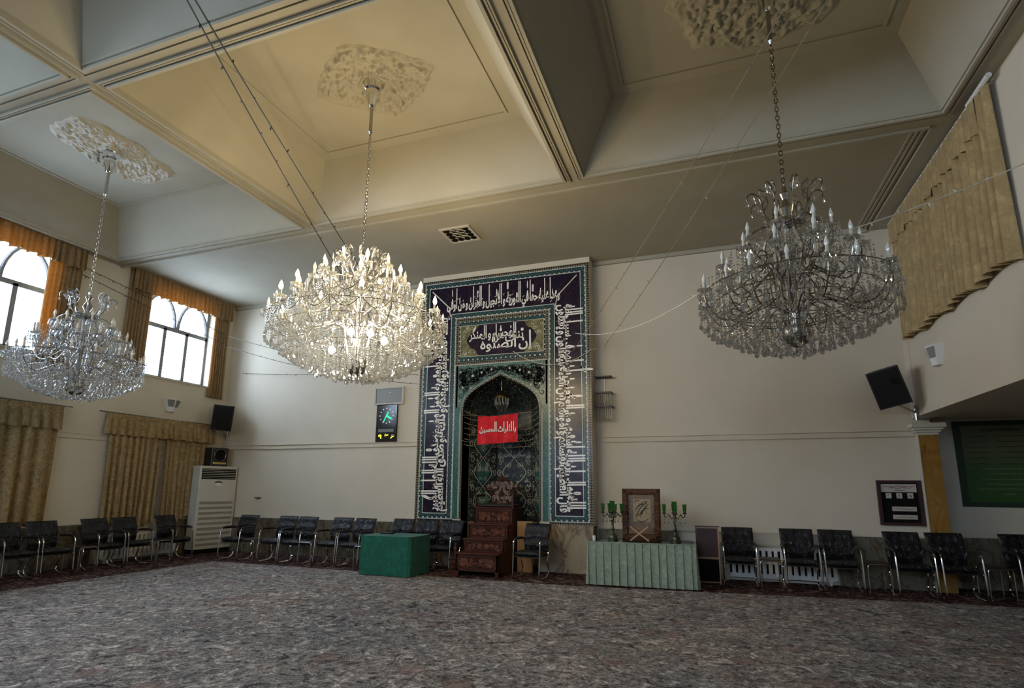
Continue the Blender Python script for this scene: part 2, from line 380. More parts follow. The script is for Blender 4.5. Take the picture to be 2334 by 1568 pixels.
    def build(s, name, m, parent=None, smooth=False, loc=None, recalc=True):
        me = bpy.data.meshes.new(name); me.from_pydata(s.v, [], s.f)
        for x in (m if isinstance(m, (list, tuple)) else [m]): me.materials.append(x)
        if max(s.mi, default=0): me.polygons.foreach_set('material_index', s.mi)
        if recalc:
            import bmesh
            bm = bmesh.new(); bm.from_mesh(me); bmesh.ops.recalc_face_normals(bm, faces=bm.faces); bm.to_mesh(me); bm.free()
        if smooth:
            me.polygons.foreach_set('use_smooth', [True]*len(me.polygons))
            if smooth != 'all': me.set_sharp_from_angle(angle=R_(40))
        me.update()
        o = bpy.data.objects.new(name, me); COL.objects.link(o)
        if parent is not None: o.parent = parent
        if loc is not None: o.location = loc
        return o
def thing(name, label, cat, loc=(0, 0, 0), rz=0, group=None):
    o = bpy.data.objects.new(name, None); COL.objects.link(o); o.location = loc; o.rotation_euler = (0, 0, rz); o.empty_display_size = 0.1
    o['label'] = label; o['category'] = cat
    if group: o['group'] = group
    return o
def tag(o, label, cat, group=None):
    o['label'] = label; o['category'] = cat
    if group: o['group'] = group
    return o
def struct(o): o['kind'] = 'structure'; return o
def copy_tree(o, parent=None):
    c = o.copy(); COL.objects.link(c); c.parent = parent
    for ch in list(o.children): copy_tree(ch, c)
    return c
def smooth_path(pts, n=6):
    """Catmull-Rom through the points"""
    P = [Vector(p) for p in pts]; P = [P[0]*2-P[1]]+P+[P[-1]*2-P[-2]]; out = []
    for i in range(1, len(P)-2):
        for k in range(n):
            t = k/n; a, b, c, d = P[i-1], P[i], P[i+1], P[i+2]
            out.append(0.5*((2*b)+(c-a)*t+(2*a-5*b+4*c-d)*t*t+(3*b-a-3*c+d)*t*t*t))
    out.append(P[-2]); return out
def fillet(pts, r, n=5):
    """polyline with rounded corners"""
    P = [Vector(p) for p in pts]; out = [P[0]]
    for i in range(1, len(P)-1):
        a, b, c = P[i-1], P[i], P[i+1]; ra = min(r, (a-b).length*0.48, (c-b).length*0.48)
        p, q = b+(a-b).normalized()*ra, b+(c-b).normalized()*ra
        for k in range(n+1):
            t = k/n; out.append(p*(1-t)**2+b*2*t*(1-t)+q*t*t)
    out.append(P[-1]); return out

# ------------------------------------------------------------------ lettering (joined Arabic-script forms)
_FORMS = {}
for cp in list(range(0xFB50, 0xFC00))+list(range(0xFE70, 0xFEFD)):
    d = unicodedata.decomposition(chr(cp)).split()
    if len(d) == 2 and d[0][1:-1] in ('isolated', 'final', 'initial', 'medial'):
        _FORMS.setdefault(chr(int(d[1], 16)), {}).setdefault(d[0][1:-1], chr(cp))
_LAMALEF = {'\u0622': ('\uFEF5', '\uFEF6'), '\u0623': ('\uFEF7', '\uFEF8'), '\u0625': ('\uFEF9', '\uFEFA'), '\u0627': ('\uFEFB', '\uFEFC')}
def shape_ar(s):
    out = []; i = 0; prev_joins = False
    while i < len(s):
        c = s[i]
        if c == '\u0644' and i+1 < len(s) and s[i+1] in _LAMALEF:
            out.append(_LAMALEF[s[i+1]][1 if prev_joins else 0]); prev_joins = False; i += 2; continue
        F = _FORMS.get(c)
        if not F: out.append(c); prev_joins = False; i += 1; continue
        nxt = s[i+1] if i+1 < len(s) else ' '
        nj = nxt in _FORMS and 'final' in _FORMS[nxt]
        can = 'initial' in F
        if prev_joins and can and nj: g, prev_joins = F.get('medial'), True
        elif prev_joins: g, prev_joins = F.get('final'), False
        elif can and nj: g, prev_joins = F['initial'], True
        else: g, prev_joins = F.get('isolated', c), False
        out.append(g or c); i += 1
    return ''.join(out[::-1])
_dg = None
def text_geo(s, width, h, y0=0.42, ktop=1.0, bold=0.0, res=2, descend=0.32):
    """flat outline of the text: (verts in 2-D fitted to width x from 0, faces); letters H high, strokes above y0 stretched by ktop"""
    cu = bpy.data.curves.new('t', 'FONT'); cu.body = s; cu.resolution_u = res; cu.offset = bold; cu.space_word = 0.45
    o = bpy.data.objects.new('t', cu); COL.objects.link(o); bpy.context.view_layer.update()
    me = o.to_mesh(); vs = [(v.co.x, v.co.y) for v in me.vertices]; fs = [tuple(p.vertices) for p in me.polygons]
    o.to_mesh_clear(); bpy.data.objects.remove(o); bpy.data.curves.remove(cu)
    if not vs: return [], []
    x0 = min(v[0] for v in vs); x1 = max(v[0] for v in vs)
    out = []
    for x, y in vs:
        if y > y0: y = y0+(y-y0)*ktop
        out.append(((x-x0)/(x1-x0)*width, y*h))
    return out, fs
def put_text(mb, geo, O, U, V, N, lift=0.004):
    vs, fs = geo; O, U, V, N = map(Vector, (O, U, V, N))
    mb.add([O+U*x+V*y+N*lift for x, y in vs], fs)
def ribbon(mb, pts2, w, O, U, V, N, lift=0.004):
    """flat ribbon through 2-D points on a plane"""
    O, U, V, N = map(Vector, (O, U, V, N)); vs = []; fs = []; n = len(pts2)
    for i, p in enumerate(pts2):
        a = pts2[max(i-1, 0)]; b = pts2[min(i+1, n-1)]; dx, dy = b[0]-a[0], b[1]-a[1]; l = math.hypot(dx, dy) or 1
        ww = w*0.5*(w_taper(i/(n-1)) if n > 1 else 1)
        for sgn in (-1, 1):
            x, y = p[0]-sgn*dy/l*ww, p[1]+sgn*dx/l*ww
            vs.append(O+U*x+V*y+N*lift)
    for i in range(n-1): fs.append((2*i, 2*i+1, 2*i+3, 2*i+2))
    mb.add(vs, fs)
def w_taper(t): return 0.35+0.65*math.sin(PI*min(1, max(0, t)))**0.5 if True else 1
def spiral(cx, cy, r0, turns, a0, sgn=1, n=26):
    return [(cx+(r0*(1-t/n*0.86))*math.cos(a0+sgn*turns*2*PI*t/n), cy+(r0*(1-t/n*0.86))*math.sin(a0+sgn*turns*2*PI*t/n)) for t in range(n+1)]

# ================================================================== THE ROOM
XH = 9.0; YH = 11.4; ZH = 2.75                    # low side hall beyond the right wall
fl = MB(); fl.add([(-9.88, YF, 0), (XH, YF, 0), (XH, 9.95, 0), (3.9, 9.84, 0), (0.4, 9.5, 0), (-2.2, 9.2, 0), (-9.88, 9.3, 0)], [(0, 1, 2, 3, 4, 5, 6)])
struct(fl.build('floor', M['carpet'], recalc=False))
fb = MB(); fb.add([(-9.88, YF, 0), (XH, YF, 0), (XH, 9.95, 0), (3.9, 9.84, 0), (0.4, 9.5, 0), (-2.2, 9.2, 0), (-9.88, 9.3, 0),
                   (XL-.3, YF, 0), (XL-.3, YH+.3, 0), (XH, YH+.3, 0)], [(0, 6, 8, 7), (6, 5, 4, 3, 2, 9, 8)])
fb.box(XL-.3, XH, YF, YH+.3, -0.2, -0.002)
struct(fb.build('floor_border', M['carpet_border'], recalc=False))

# back wall: solid pieces around the prayer niche
PX, PYF = -3.96, 10.5                              # axis and front plane of the tiled portal
bw = MB()
bw.box(XL-.3, PX-1.0, YB, YB+.25, 0, ZC+.1); bw.box(PX+1.0, XR+.25, YB, YB+.25, 0, ZC+.1); bw.box(PX-1.0, PX+1.0, YB, YB+.25, 3.95, ZC+.1)
bw.box(XR-.02, XR+.25, YB-.25, YB, ZH-.02, ZC+.1)
struct(bw.build('wall_back', M['wall']))
lw = MB()
ycuts = sorted({YF, YB+.25} | {y for c in WIN_Y for y in (c-.87, c+.87)})
for a, b in zip(ycuts[:-1], ycuts[1:]):
    if any(abs((a+b)/2-c) < .1 for c in WIN_Y): lw.box(XL-.3, XL, a, b, 0, 3.96); lw.box(XL-.3, XL, a, b, 5.72+.22, ZC+.3)
    else: lw.box(XL-.3, XL, a, b, 0, ZC+.3)
struct(lw.build('wall_left', M['wall']))
rw = MB(); rw.box(XR, XR+.25, YF, YB-.25, ZH, ZC+.3)
struct(rw.build('wall_right', M['wall']))
fw = MB(); xs = sorted({XL-.3, XH} | {x for c in REAR_FILL_X for x in (c-1.1, c+1.1)})
for a, b in zip(xs[:-1], xs[1:]):
    if any(abs((a+b)/2-c) < .1 for c in REAR_FILL_X): fw.box(a, b, YF-.25, YF, 0, 3.5); fw.box(a, b, YF-.25, YF, 5.7, ZC+.3)
    else: fw.box(a, b, YF-.25, YF, 0, ZC+.3)
struct(fw.build('wall_front', M['wall']))
hw = MB(); hw.box(XR+.25, XH, YH, YH+.2, 0, ZH); hw.box(XH, XH+.2, YF, YH+.2, 0, ZH)
hw.box(XR+.23, XR+.25, YB, YH, 0, ZH); hw.box(XR+.18, XR+.25, YB+.2, YH, 0, ZH)
struct(hw.build('wall_side_hall', M['wall']))
hc = MB(); hc.box(XR+.25, XH+.2, YF, YH+.2, ZH+.002, ZH+.2); struct(hc.build('ceiling_side_hall', M['wall']))

# coffered ceiling
xcof = [(-11.32, -6.69), (-6.38, -1.85), (-1.53, 2.94)]
ycof = [(3.85+3.94*k-3.94*3, 7.47+3.94*k-3.94*3) for k in (1, 2, 3)]
ycof[0] = (max(ycof[0][0], YF+.1), ycof[0][1])
ce = MB()
xb = [XL-.3]+[x for p in xcof for x in p]+[XR+.25]; yb = [YF-.25]+[y for p in ycof for y in p]+[7.80]
for i in range(len(xb)-1):
    for j in range(len(yb)-1):
        if i % 2 == 1 and j % 2 == 1: continue
        ce.add([(xb[i], yb[j], ZC), (xb[i+1], yb[j], ZC), (xb[i+1], yb[j+1], ZC), (xb[i], yb[j+1], ZC)], [(0, 1, 2, 3)])
IX, IY = 0.50, 0.45
for x0, x1 in xcof:
    for y0, y1 in ycof:
        a = [(x0, y0, ZC), (x1, y0, ZC), (x1, y1, ZC), (x0, y1, ZC)]
        c = [(x0+IX, y0+IY, ZCOF), (x1-IX, y0+IY, ZCOF), (x1-IX, y1-IY, ZCOF), (x0+IX, y1-IY, ZCOF)]
        ce.add(a+c, [(0, 1, 5, 4), (1, 2, 6, 5), (2, 3, 7, 6), (3, 0, 4, 7), (4, 5, 6, 7)])
# flat panel towards the back wall, a little higher than the beams
zp = ZC+.05
ce.add([(XL-.3, 7.80, zp), (2.94, 7.80, zp), (2.94, YB+.25, zp), (XL-.3, YB+.25, zp)], [(0, 1, 2, 3)])
ce.add([(XL-.3, 7.80, ZC), (2.94, 7.80, ZC), (2.94, 7.80, zp), (XL-.3, 7.80, zp)], [(0, 1, 2, 3)])
ce.add([(2.94, 7.80, ZC), (XR+.25, 7.80, ZC), (XR+.25, YB+.25, ZC), (2.94, YB+.25, ZC)], [(0, 1, 2, 3)])
ce.add([(2.94, 7.80, ZC), (2.94, YB+.25, ZC), (2.94, YB+.25, zp), (2.94, 7.80, zp)], [(0, 1, 2, 3)])
ce.box(XL-.3, XR+.25, YF-.25, YB+.25, ZCOF+.03, ZCOF+.15)
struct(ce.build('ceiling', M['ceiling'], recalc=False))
tm = MB()
for x0, x1 in xcof:
    for y0, y1 in ycof:
        tm.ring(x0-.035, x1+.035, y0-.035, y1+.035, .035, ZC-.045, ZC)
        tm.ring(x0-.075, x1+.075, y0-.075, y1+.075, .022, ZC-.022, ZC)
        tm.ring(x0-.01, x1+.01, y0-.01, y1+.01, .03, ZC-.008, ZC+.03)
        tm.ring(x0-.105, x1+.105, y0-.105, y1+.105, .016, ZC-.030, ZC)
tm.box(XL, 2.9, 7.76, 7.80, ZC-.035, ZC+.02); tm.box(XL, 2.9, 7.83, 7.86, ZC+.0, zp)
for k in range(3): tm.box(2.86-.06*k, 2.89-.06*k, 7.9, YB, zp-.03+.008*k, zp)
tm.box(XL, PX-1.89, YB-.05, YB, ZC-.03, zp); tm.box(PX+1.89, 2.9, YB-.05, YB, ZC-.03, zp)
struct(tm.build('trim_1', M['ceiling']))
for n, (x0, x1) in enumerate(xcof):                # moulding frame on each inner panel
    y0, y1 = ycof[2]; m = MB(); a = .17
    if n > 0: m.ring(x0+IX+a, x1-IX-a, y0+IY+a, y1-IY-a, .035, ZCOF-.022, ZCOF)
    else: m.ring(x0+IX+.02, x1-IX-.02, y0+IY+.02, y1-IY-.02, .05, ZCOF-.015, ZCOF)
    struct(m.build('trim_%d' % (n+2), M['ceiling']))
# double rail at capital height, and pale edge on the dado
rl = MB()
for x0, x1 in ((XL, PX-1.9), (PX+1.9, XR-.02)):
    rl.box(x0, x1, YB-.035, YB, 2.535, 2.548); rl.box(x0, x1, YB-.012, YB, 2.455, 2.53); rl.box(x0, x1, YB-.03, YB, 2.44, 2.452)
rl.box(XL, XL+.022, YF, YB, 2.53, 2.548); rl.box(XL, XL+.012, YF, YB, 2.455, 2.53); rl.box(XL, XL+.022, YF, YB, 2.44, 2.455)
struct(rl.build('trim_5', M['wall']))
da = MB()
da.box(XL, PX-1.9, YB-.03, YB, 0, .80); da.box(PX+1.9, -.60, YB-.03, YB, 0, .80); da.box(1.95, XR+.2, YB-.03, YB, 0, .80)
da.box(XL, XL+.03, YF, 7.95, 0, .78); da.box(XL, XL+.03, 9.75, YB, 0, .78)
da.box(XR+.25, XH, YH-.03, YH, 0, .80)
struct(da.build('baseboard_back', M['marble']))
db = MB(); db.box(XL, PX-1.9, YB-.035, YB, .80, .822); db.box(PX+1.9, XR, YB-.035, YB, .80, .822); db.box(XL, XL+.035, YF, YB, .78, .80)
db.box(XR+.25, XH, YH-.035, YH, .80, .82); db.box(-.60, 1.95, YB-.02, YB, .60, .615)
struct(db.build('trim_6', M['moulding']))

# pilaster with capital at the corner of the side hall
p = thing('corner_pilaster', 'amber marble pilaster with a stepped white capital beside the framed date board', 'pilaster', (XR+.12, 10.775, 0))
m = MB(); m.box(-.12, .15, 0, .122, .0, 2.45); m.build('shaft', M['amber_marble'], p)
m = MB()
for k, (a, z0, z1) in enumerate(((.015, 2.45, 2.49), (.04, 2.49, 2.53), (.07, 2.53, 2.57), (.10, 2.57, 2.64))): m.box(-.12-a, .15+a, -a, .122, z0, z1)
m.build('capital', M['moulding'], p)
m = MB(); m.box(-.132, -.12, -.012, .122, .0, 2.45); m.build('edge_strip', M['moulding'], p)

# windows of the left wall
def window(n, yc, parentless=True):
    o = MB(); X = XL-.22; y0, y1 = yc-.87, yc+.87; z0, zt, z1 = 3.96, 5.18, 5.94
    def fb(a, b, c, d, t=.03): o.box(X-t, X+t, a, b, c, d)
    fb(y0, y0+.06, z0, z1); fb(y1-.06, y1, z0, z1); fb(y0, y1, z0, z0+.06); fb(y0, y1, z1-.06, z1); fb(y0, y1, zt-.05, zt+.05)
    for t in (-.29, .29): fb(yc+t-.042, yc+t+.042, z0, zt)
    for s in (-1, 1):                              # round-headed tracery in the upper light
        pts = [(X, yc+s*(.04+.40-.40*math.cos(a)), zt+.03+.72*math.sin(a)) for a in [k*PI/12 for k in range(13)]]
        o.tube(pts, .040, 6)
    fr = struct(o.build('window_%d' % n, M['frame_grey']))
    g = MB(); g.box(X-.004, X+.004, y0+.03, y1-.03, z0+.03, z1-.03); g.build('pane', M['pane'], fr)
    s_ = MB(); s_.box(XL-.3, XL+.03, y0-.04, y1+.04, z0-.035, z0); s_.build('window_sill', M['moulding'], fr)
for n, yc in enumerate(WIN_Y): window(n+1, yc)
for n, xc in enumerate(REAR_FILL_X):  # added rear windows, out of view, that let in fill daylight
    o = MB(); y = YF-.12
    for a, b, c, d in ((xc-1.1, xc-1.03, 3.5, 5.7), (xc+1.03, xc+1.1, 3.5, 5.7), (xc-1.1, xc+1.1, 3.5, 3.57), (xc-1.1, xc+1.1, 5.63, 5.7), (xc-.03, xc+.03, 3.5, 5.7), (xc-1.1, xc+1.1, 4.9, 4.96)): o.box(a, b, y-.03, y+.03, c, d)
    fr = struct(o.build('window_%d' % (n+6), M['frame_grey']))
    g = MB(); g.box(xc-1.07, xc+1.07, y-.004, y+.004, 3.53, 5.67); g.build('pane', M['pane'], fr)

# ================================================================== CURTAINS
def sheet(mb, A, U, n, w, ztop, zbot, folds, amp, bot=None, flare=0.0, seed=0, nu=None, nv=14, ph=0.0, thick=0.006):
    """hanging cloth: from A along unit U for w, folds pushed along n; bot(t) gives the hem height"""
    rnd = random.Random(seed); A, U, n = Vector(A), Vector(U), Vector(n); nu = nu or int(folds*9)
    offs = [rnd.uniform(-1, 1) for _ in range(64)]
    def wob(t): k = t*12; i = int(k) % 60; return offs[i]*(1-k % 1)+offs[i+1]*(k % 1)
    def fn(u, v):
        zb = bot(u) if bot else zbot
        z = ztop+(zb-ztop)*v
        fr = folds*(u+.018*wob(u))
        a = amp*(.45+.75*v)*(1+.35*wob(u*1.7 % 1))
        d = a*(math.sin(2*PI*fr+ph+.5*wob(u)*v)+.25*math.sin(4*PI*fr+1+v))
        uu = (u-.5)*(1+flare*v)+.5
        p = A+U*(w*uu)+n*(d+amp*1.2); return (p.x, p.y, z)
    mb.grid(fn, nu, nv)
    off = len(mb.v)                                # back side for thickness
    def fn2(u, v): x, y, z = fn(u, v); q = Vector((x, y, z))-n*thick; return (q.x, q.y, q.z)
    mb.grid(fn2, nu, nv, True)
def upper_curtain(yc, label, y0, y1, lp, rp, seed):
    t = thing('window_curtain', label, 'curtain', (XL, yc, 3.7), group='gold curtains of the upper windows')
    L_ = lambda y: y-yc
    m = MB(); m.box(.09, .16, L_(y0), L_(y1), 2.515, 2.56); m.box(.0, .13, L_(y0), L_(y0)+.02, 2.51, 2.545); m.box(.0, .13, L_(y1)-.02, L_(y1), 2.51, 2.545); m.box(.06, .075, L_(y0), L_(y1), 2.50, 2.54)
    m.build('curtain_rail', M['white_gloss'], t)
    m = MB()
    sheet(m, (.10, L_(y0), 0), (0, 1, 0), (1, 0, 0), y1-y0, 2.50, 2.04, 24, .034, bot=lambda u: 2.03+.02*math.sin(u*70), seed=seed, thick=.004)
    m.build('valance', M['gold_thin'], t, smooth='all')
    for a, b, zb in (lp, rp):
        m = MB(); sheet(m, (.03, L_(a), 0), (0, 1, 0), (1, 0, 0), b-a, 2.50, zb-3.7, 7, .030, seed=seed+3, nv=10, thick=.004); m.build('curtain_panel', M['gold_thin'], t, smooth='all')
upper_curtain(9.35, 'short gold damask curtain with ruffled valance over the upper window nearest the corner', 8.02, 10.68, (7.98, 8.52, 3.78), (10.22, 10.68, 3.70), 1)
upper_curtain(5.75, 'gold damask valance and side panels over the upper window above the first chandelier', 4.42, 7.02, (4.40, 4.92, 3.78), (6.42, 7.02, 3.75), 5)
def lower_curtain(yc, y0, y1, label, panels, seed):
    t = thing('window_curtain', label, 'curtain', (XL, yc, .7), group='floor-level gold curtains')
    L_ = lambda y: y-yc
    m = MB(); m.tube([(.12, L_(y0)-.15, 2.32), (.12, L_(y1)+.15, 2.32)], .012, 6)
    for k in range(24): m.tube([(.12, L_(y0)+(y1-y0)*k/23, 2.33), (.135, L_(y0)+(y1-y0)*k/23, 2.30)], .007, 4)
    m.build('curtain_rod', M['dark_metal'], t)
    m = MB(); sheet(m, (.12, L_(y0), 0), (0, 1, 0), (1, 0, 0), y1-y0, 2.31, 2.19, 40, .006, seed=seed, nv=4)
    sheet(m, (.115, L_(y0), 0), (0, 1, 0), (1, 0, 0), y1-y0, 2.20, 1.88, 17, .038, flare=.02, bot=lambda u: 1.87+.012*math.sin(u*50), seed=seed, nv=8)
    m.build('valance', M['gold_damask'], t, smooth='all')
    for a, b, hem, fo, fl_, am in panels:
        m = MB(); sheet(m, (.035, L_(a), 0), (0, 1, 0), (1, 0, 0), b-a, 2.25, .1, fo, am, flare=fl_, bot=hem, seed=seed+int(a*7), nv=16); m.build('curtain_panel', M['gold_damask'], t, smooth='all')
    m = MB(); sheet(m, (.012, L_(y0+.5), 0), (0, 1, 0), (1, 0, 0), y1-y0-.9, 2.25, .12, 16, .012, seed=seed+9, nv=4); m.build('sheer_panel', M['sheer'], t, smooth='all')
lower_curtain(9.2, 7.84, 10.5, 'long gold damask curtain with a grey gap between its panels beside the floor-standing air conditioner',
    [(7.95, 9.12, lambda u: .10-.10*math.sin(u*2.5), 8, -.05, .060), (9.28, 10.4, lambda u: .02+.42*abs(u-.33)+(.0 if u > .2 else .2*(.2-u)*5*.2), 8, -.12, .034)], 3)
lower_curtain(5.6, 4.2, 7.03, 'long gold curtain in wide folds cut by the left edge of the photo', [(4.25, 7.0, lambda u: .13+.02*math.sin(u*9), 11, .0, .065)], 8)

# curtain high on the right wall
t = thing('window_curtain', 'large closed gold satin curtain high on the right-hand wall, with a scalloped valance', 'curtain', (XR, 8.8, 3.95))
m = MB(); m.tube([(-.10, -1.95, 2.13), (-.10, 1.78, 2.13)], .018, 8); m.tube([(-.11, -1.98, 2.13), (-.11, -1.45, 2.13)], .032, 8)
for k in range(70): m.tube([(-.10, -1.40+k*.0455, 2.155), (-.10, -1.40+k*.0455, 2.10)], .012, 5)
m.tube([(0, -1.8, 2.13), (-.1, -1.8, 2.13)], .012, 5); m.tube([(0, 1.7, 2.13), (-.1, 1.7, 2.13)], .012, 5)
m.build('curtain_rod', M['white_gloss'], t)
m = MB(); sheet(m, (-.03, -1.86, 0), (0, 1, 0), (-1, 0, 0), 3.5, 2.11, 0, 19, .060, flare=.015, bot=lambda u: .0+.07*abs(math.sin(u*12)), seed=21, nv=20); m.build('curtain_panel', M['gold_plain'], t, smooth='all')
m = MB(); sheet(m, (-.10, -1.62, 0), (0, 1, 0), (-1, 0, 0), 3.32, 2.11, 1.7, 30, .022, bot=lambda u: 1.66+.09*((u*9) % 1), seed=22, nv=8); m.build('valance', M['gold_plain'], t, smooth='all')

# ================================================================== TILED PORTAL AND NICHE
def portal():
    P = thing('tiled_prayer_niche', 'tall turquoise and navy tiled prayer niche with white calligraphy bands in the back wall', 'prayer niche', (PX, PYF, 0))
    N = (0, -1, 0); U = (1, 0, 0); V = (0, 0, 1)
    # plaster and marble carcass, in niche-local coordinates (x about the axis, y back from the front face)
    m = MB()
    for s in (-1, 1):
        a, b = sorted((s*1.89, s*.83)); m.box(a, b, .012, .396, .86, 3.95)
    m.box(-1.89, 1.89, .012, .396, 3.95, 6.19)
    m.box(-1.89, -.0, .015, .4, 6.1, 6.19); m.build('plaster_surround', M['wall'], P)
    for s in (-1, 1):
        m = MB(); a, b = sorted((s*1.87, s*.83)); m.box(a, b, .0, .396, 0, .84)
        m.box(a, b, -.012, .02, .84, .865)
        m.build('marble_pier', M['travertine'], P)
    def flat(name, rects, mat_, y=0.0, t=.012):
        m = MB()
        for x0, x1, z0, z1 in rects: m.box(x0, x1, y, y+t, z0, z1)
        return m.build(name, M[mat_], P)
    def arch_band(x_o, z0, z_o, x_i, z_i):
        """inverted U of tiles"""
        return [(-x_o, -x_i, z0, z_o), (x_i, x_o, z0, z_o), (-x_i, x_i, z_i, z_o)]
    def frame(x_o, x_i, za, zb, zc, zd):
        """closed frame: legs from za to zd, bars za..zb and zc..zd"""
        return [(-x_o, -x_i, za, zd), (x_i, x_o, za, zd), (-x_i, x_i, za, zb), (-x_i, x_i, zc, zd)]
    flat('brick_border', arch_band(1.885, .865, 6.07, 1.80, 6.0)+[(-1.80, -1.03, .865, .93), (1.03, 1.80, .865, .93)], 'brick_tan')
    g = arch_band(1.795, .93, 5.99, 1.70, 5.89)+[(-1.70, -1.07, .93, 1.03), (1.07, 1.70, .93, 1.03)]+[(-1.15, -1.05, 1.03, 5.25), (1.05, 1.15, 1.03, 5.25), (-1.05, 1.05, 5.15, 5.25)]
    flat('floral_tile_border', g, 'green_border', -.004)
    bandrects = [(-1.69, -1.16, 1.04, 5.88), (1.16, 1.69, 1.04, 5.88), (-1.16, 1.16, 5.26, 5.88)]
    flat('calligraphy_band', bandrects, 'navy', -.004)
    w = .007; ln = []
    for x in (1.80, 1.70, 1.155, 1.045): 
        zt = {1.80: 5.995, 1.70: 5.885, 1.155: 5.255, 1.045: 5.15}[x]; zb = {1.80: .925, 1.70: 1.025, 1.155: 1.03, 1.045: .93}[x]
        ln += [(-x-w, -x+w, zb, zt), (x-w, x+w, zb, zt), (-x, x, zt-w, zt+w)]
    for s in (-1, 1):
        for z, xa, xb2 in ((.925, 1.05, 1.80), (1.03, 1.15, 1.70)):
            a, b = sorted((s*xa, s*xb2)); ln.append((a, b, z-w, z+w))
    flat('white_border_lines', ln, 'line_white', -.010, .012)
    flat('inner_brick_border', [(-1.04, -.965, .93, 5.14), (.965, 1.04, .93, 5.14), (-.965, .965, 5.065, 5.14), (-.965, .965, 4.115, 4.165)], 'brick_tan', -.004)
    flat('panel_tile_border', [(-.96, .96, 4.97, 5.06), (-.96, .96, 4.17, 4.28), (-.96, -.93, 4.28, 4.97), (.93, .96, 4.28, 4.97)], 'green_border', -.004)
    # inscription panel
    flat('inscription_panel', [(-.93, .93, 4.28, 4.97)], 'olive', -.006)
    m = MB(); top = []
    def cart(xn): 
        a = abs(xn); return .335 if a < .50 else (.335-.15*(a-.50)/.10 if a < .60 else (.19*math.cos((a-.60)/.18*PI/2)**.8 if a < .78 else 0))
    xs_ = [-.78+.02*k for k in range(79)]
    vs = [(x, -.012, 4.625-max(.001, cart(x))) for x in xs_]+[(x, -.012, 4.625+max(.001, cart(x))) for x in xs_]
    m.add(vs, [(i, i+1, 79+i+1, 79+i) for i in range(78)]); m.build('cartouche', M['navy'], P)
    m = MB()
    for x0, x1, z0, z1 in [(-.93, .93, 4.28, 4.29), (-.93, .93, 4.96, 4.97), (-.93, -.92, 4.28, 4.97), (.92, .93, 4.28, 4.97)]: m.box(x0, x1, -.012, 0, z0, z1)
    rnd = random.Random(4)
    for k in range(150):
        x, z = rnd.uniform(-.88, .88), rnd.uniform(4.32, 4.93)
        if abs(z-4.625) < cart(x)+.05 : continue
        ribbon(m, spiral(x, z, rnd.uniform(.035, .06), rnd.uniform(.8, 1.2), rnd.uniform(0, 6), rnd.choice((-1, 1)), 14), .011, (0, 0, 0), U, V, N, .008)
    m.build('gold_vine_scrolls', M['line_tan'], P)
    m = MB(); Z0 = 4.625
    def line(s, x0, x1, z, h, kt, y0=.42, b=.018, res=2): put_text(m, text_geo(shape_ar(s), x1-x0, h, y0, kt, b, res), (x0, 0, z), U, V, N, .018)
    line('إن الصلوة', -.46, .70, 4.42, .30, 2.2)
    line('تنهى عن', -.20, .50, 4.60, .26, 1.9)
    line('الفحشاء و المنكر', -.72, .34, 4.66, .27, 2.0)
    m.build('panel_lettering', M['letters'], P)
    # band lettering: a lower and an upper row, tall strokes crossing the band
    m = MB(); bw_ = .53
    def row(s, L0, O, Ud, Vd, z, h, kt, b=.034): put_text(m, text_geo(shape_ar(s), L0, h, .42, kt, b, 2), Vector(O)+Vector(Vd)*z, Ud, Vd, N, .012)
    # right leg reads upward, the letters' tops towards the outer edge
    Or = (1.16, 0, 5.22); Ud, Vd = (0, 0, -1), (1, 0, 0)
    row('قال العظيم انفسهم و اموالهم بان الجنة فيقتلون و يقتلون', 4.12, Or, Ud, Vd, .085, .27, 1.0)
    row('الله تعالى إن الله اشترى من المؤمنين بأن لهم في سبيل الله', 4.05, Or, Ud, Vd, .225, .21, 3.9, .040)
    # top bar
    row('وعدا عليه حقا في التورية و الانجيل و القران و من اوفى', 2.55, (-1.27, 0, 5.27), (1, 0, 0), (0, 0, 1), .11, .27, 3.9, .034)
    # left leg reads downward
    Ol = (-1.16, 0, 1.07); Ud, Vd = (0, 0, 1), (-1, 0, 0)
    row('بعهده فاستبشروا ببيعكم و ذلك هو صدق الله العظيم', 4.12, Ol, Ud, Vd, .085, .27, 1.0)
    row('من الله الذي بايعتم به الفوز العظيم صدق الله العلى الكبير', 4.05, Ol, Ud, Vd, .225, .21, 3.9, .040)
    for s in (-1, 1):                              # long diagonal strokes in the two corners
        m.tube([(s*1.63, -.012, 5.82), (s*1.20, -.012, 5.40)], .012, 4); m.tube([(s*1.22, -.012, 5.42), (s*1.18, -.012, 5.20)], .010, 4)
    rnd = random.Random(9)
    for k in range(210):                           # vowel strokes and dots
        leg = rnd.choice((0, 0, 1, 2, 2)); a = rnd.uniform(.05, .36)
        if leg == 0: x, z = 1.16+a, rnd.uniform(1.1, 5.2)
        elif leg == 2: x, z = -1.16-a, rnd.uniform(1.1, 5.2)
        else: x, z = rnd.uniform(-1.2, 1.2), 5.27+a
        ang = rnd.uniform(-.5, .5)+(PI/4 if leg == 1 else 3*PI/4); l = rnd.uniform(.008, .03)
        dx, dz = math.cos(ang)*l, math.sin(ang)*l
        m.tube([(x-dx, -.014, z-dz), (x+dx, -.014, z+dz)], .006, 4)
    m.build('band_lettering', M['letters'], P)
    # arch opening
    hp = smooth_path([(.83, 0, 3.06), (.822, 0, 3.20), (.775, 0, 3.345), (.68, 0, 3.465), (.54, 0, 3.572), (.37, 0, 3.665), (.19, 0, 3.75), (0, 0, 3.84)], 8)
    def half(t):                                   # t 0..1 from springing to apex -> (half width, height)
        q = hp[min(len(hp)-1, int(round(t*(len(hp)-1))))]; return (max(0, q.x), q.z)
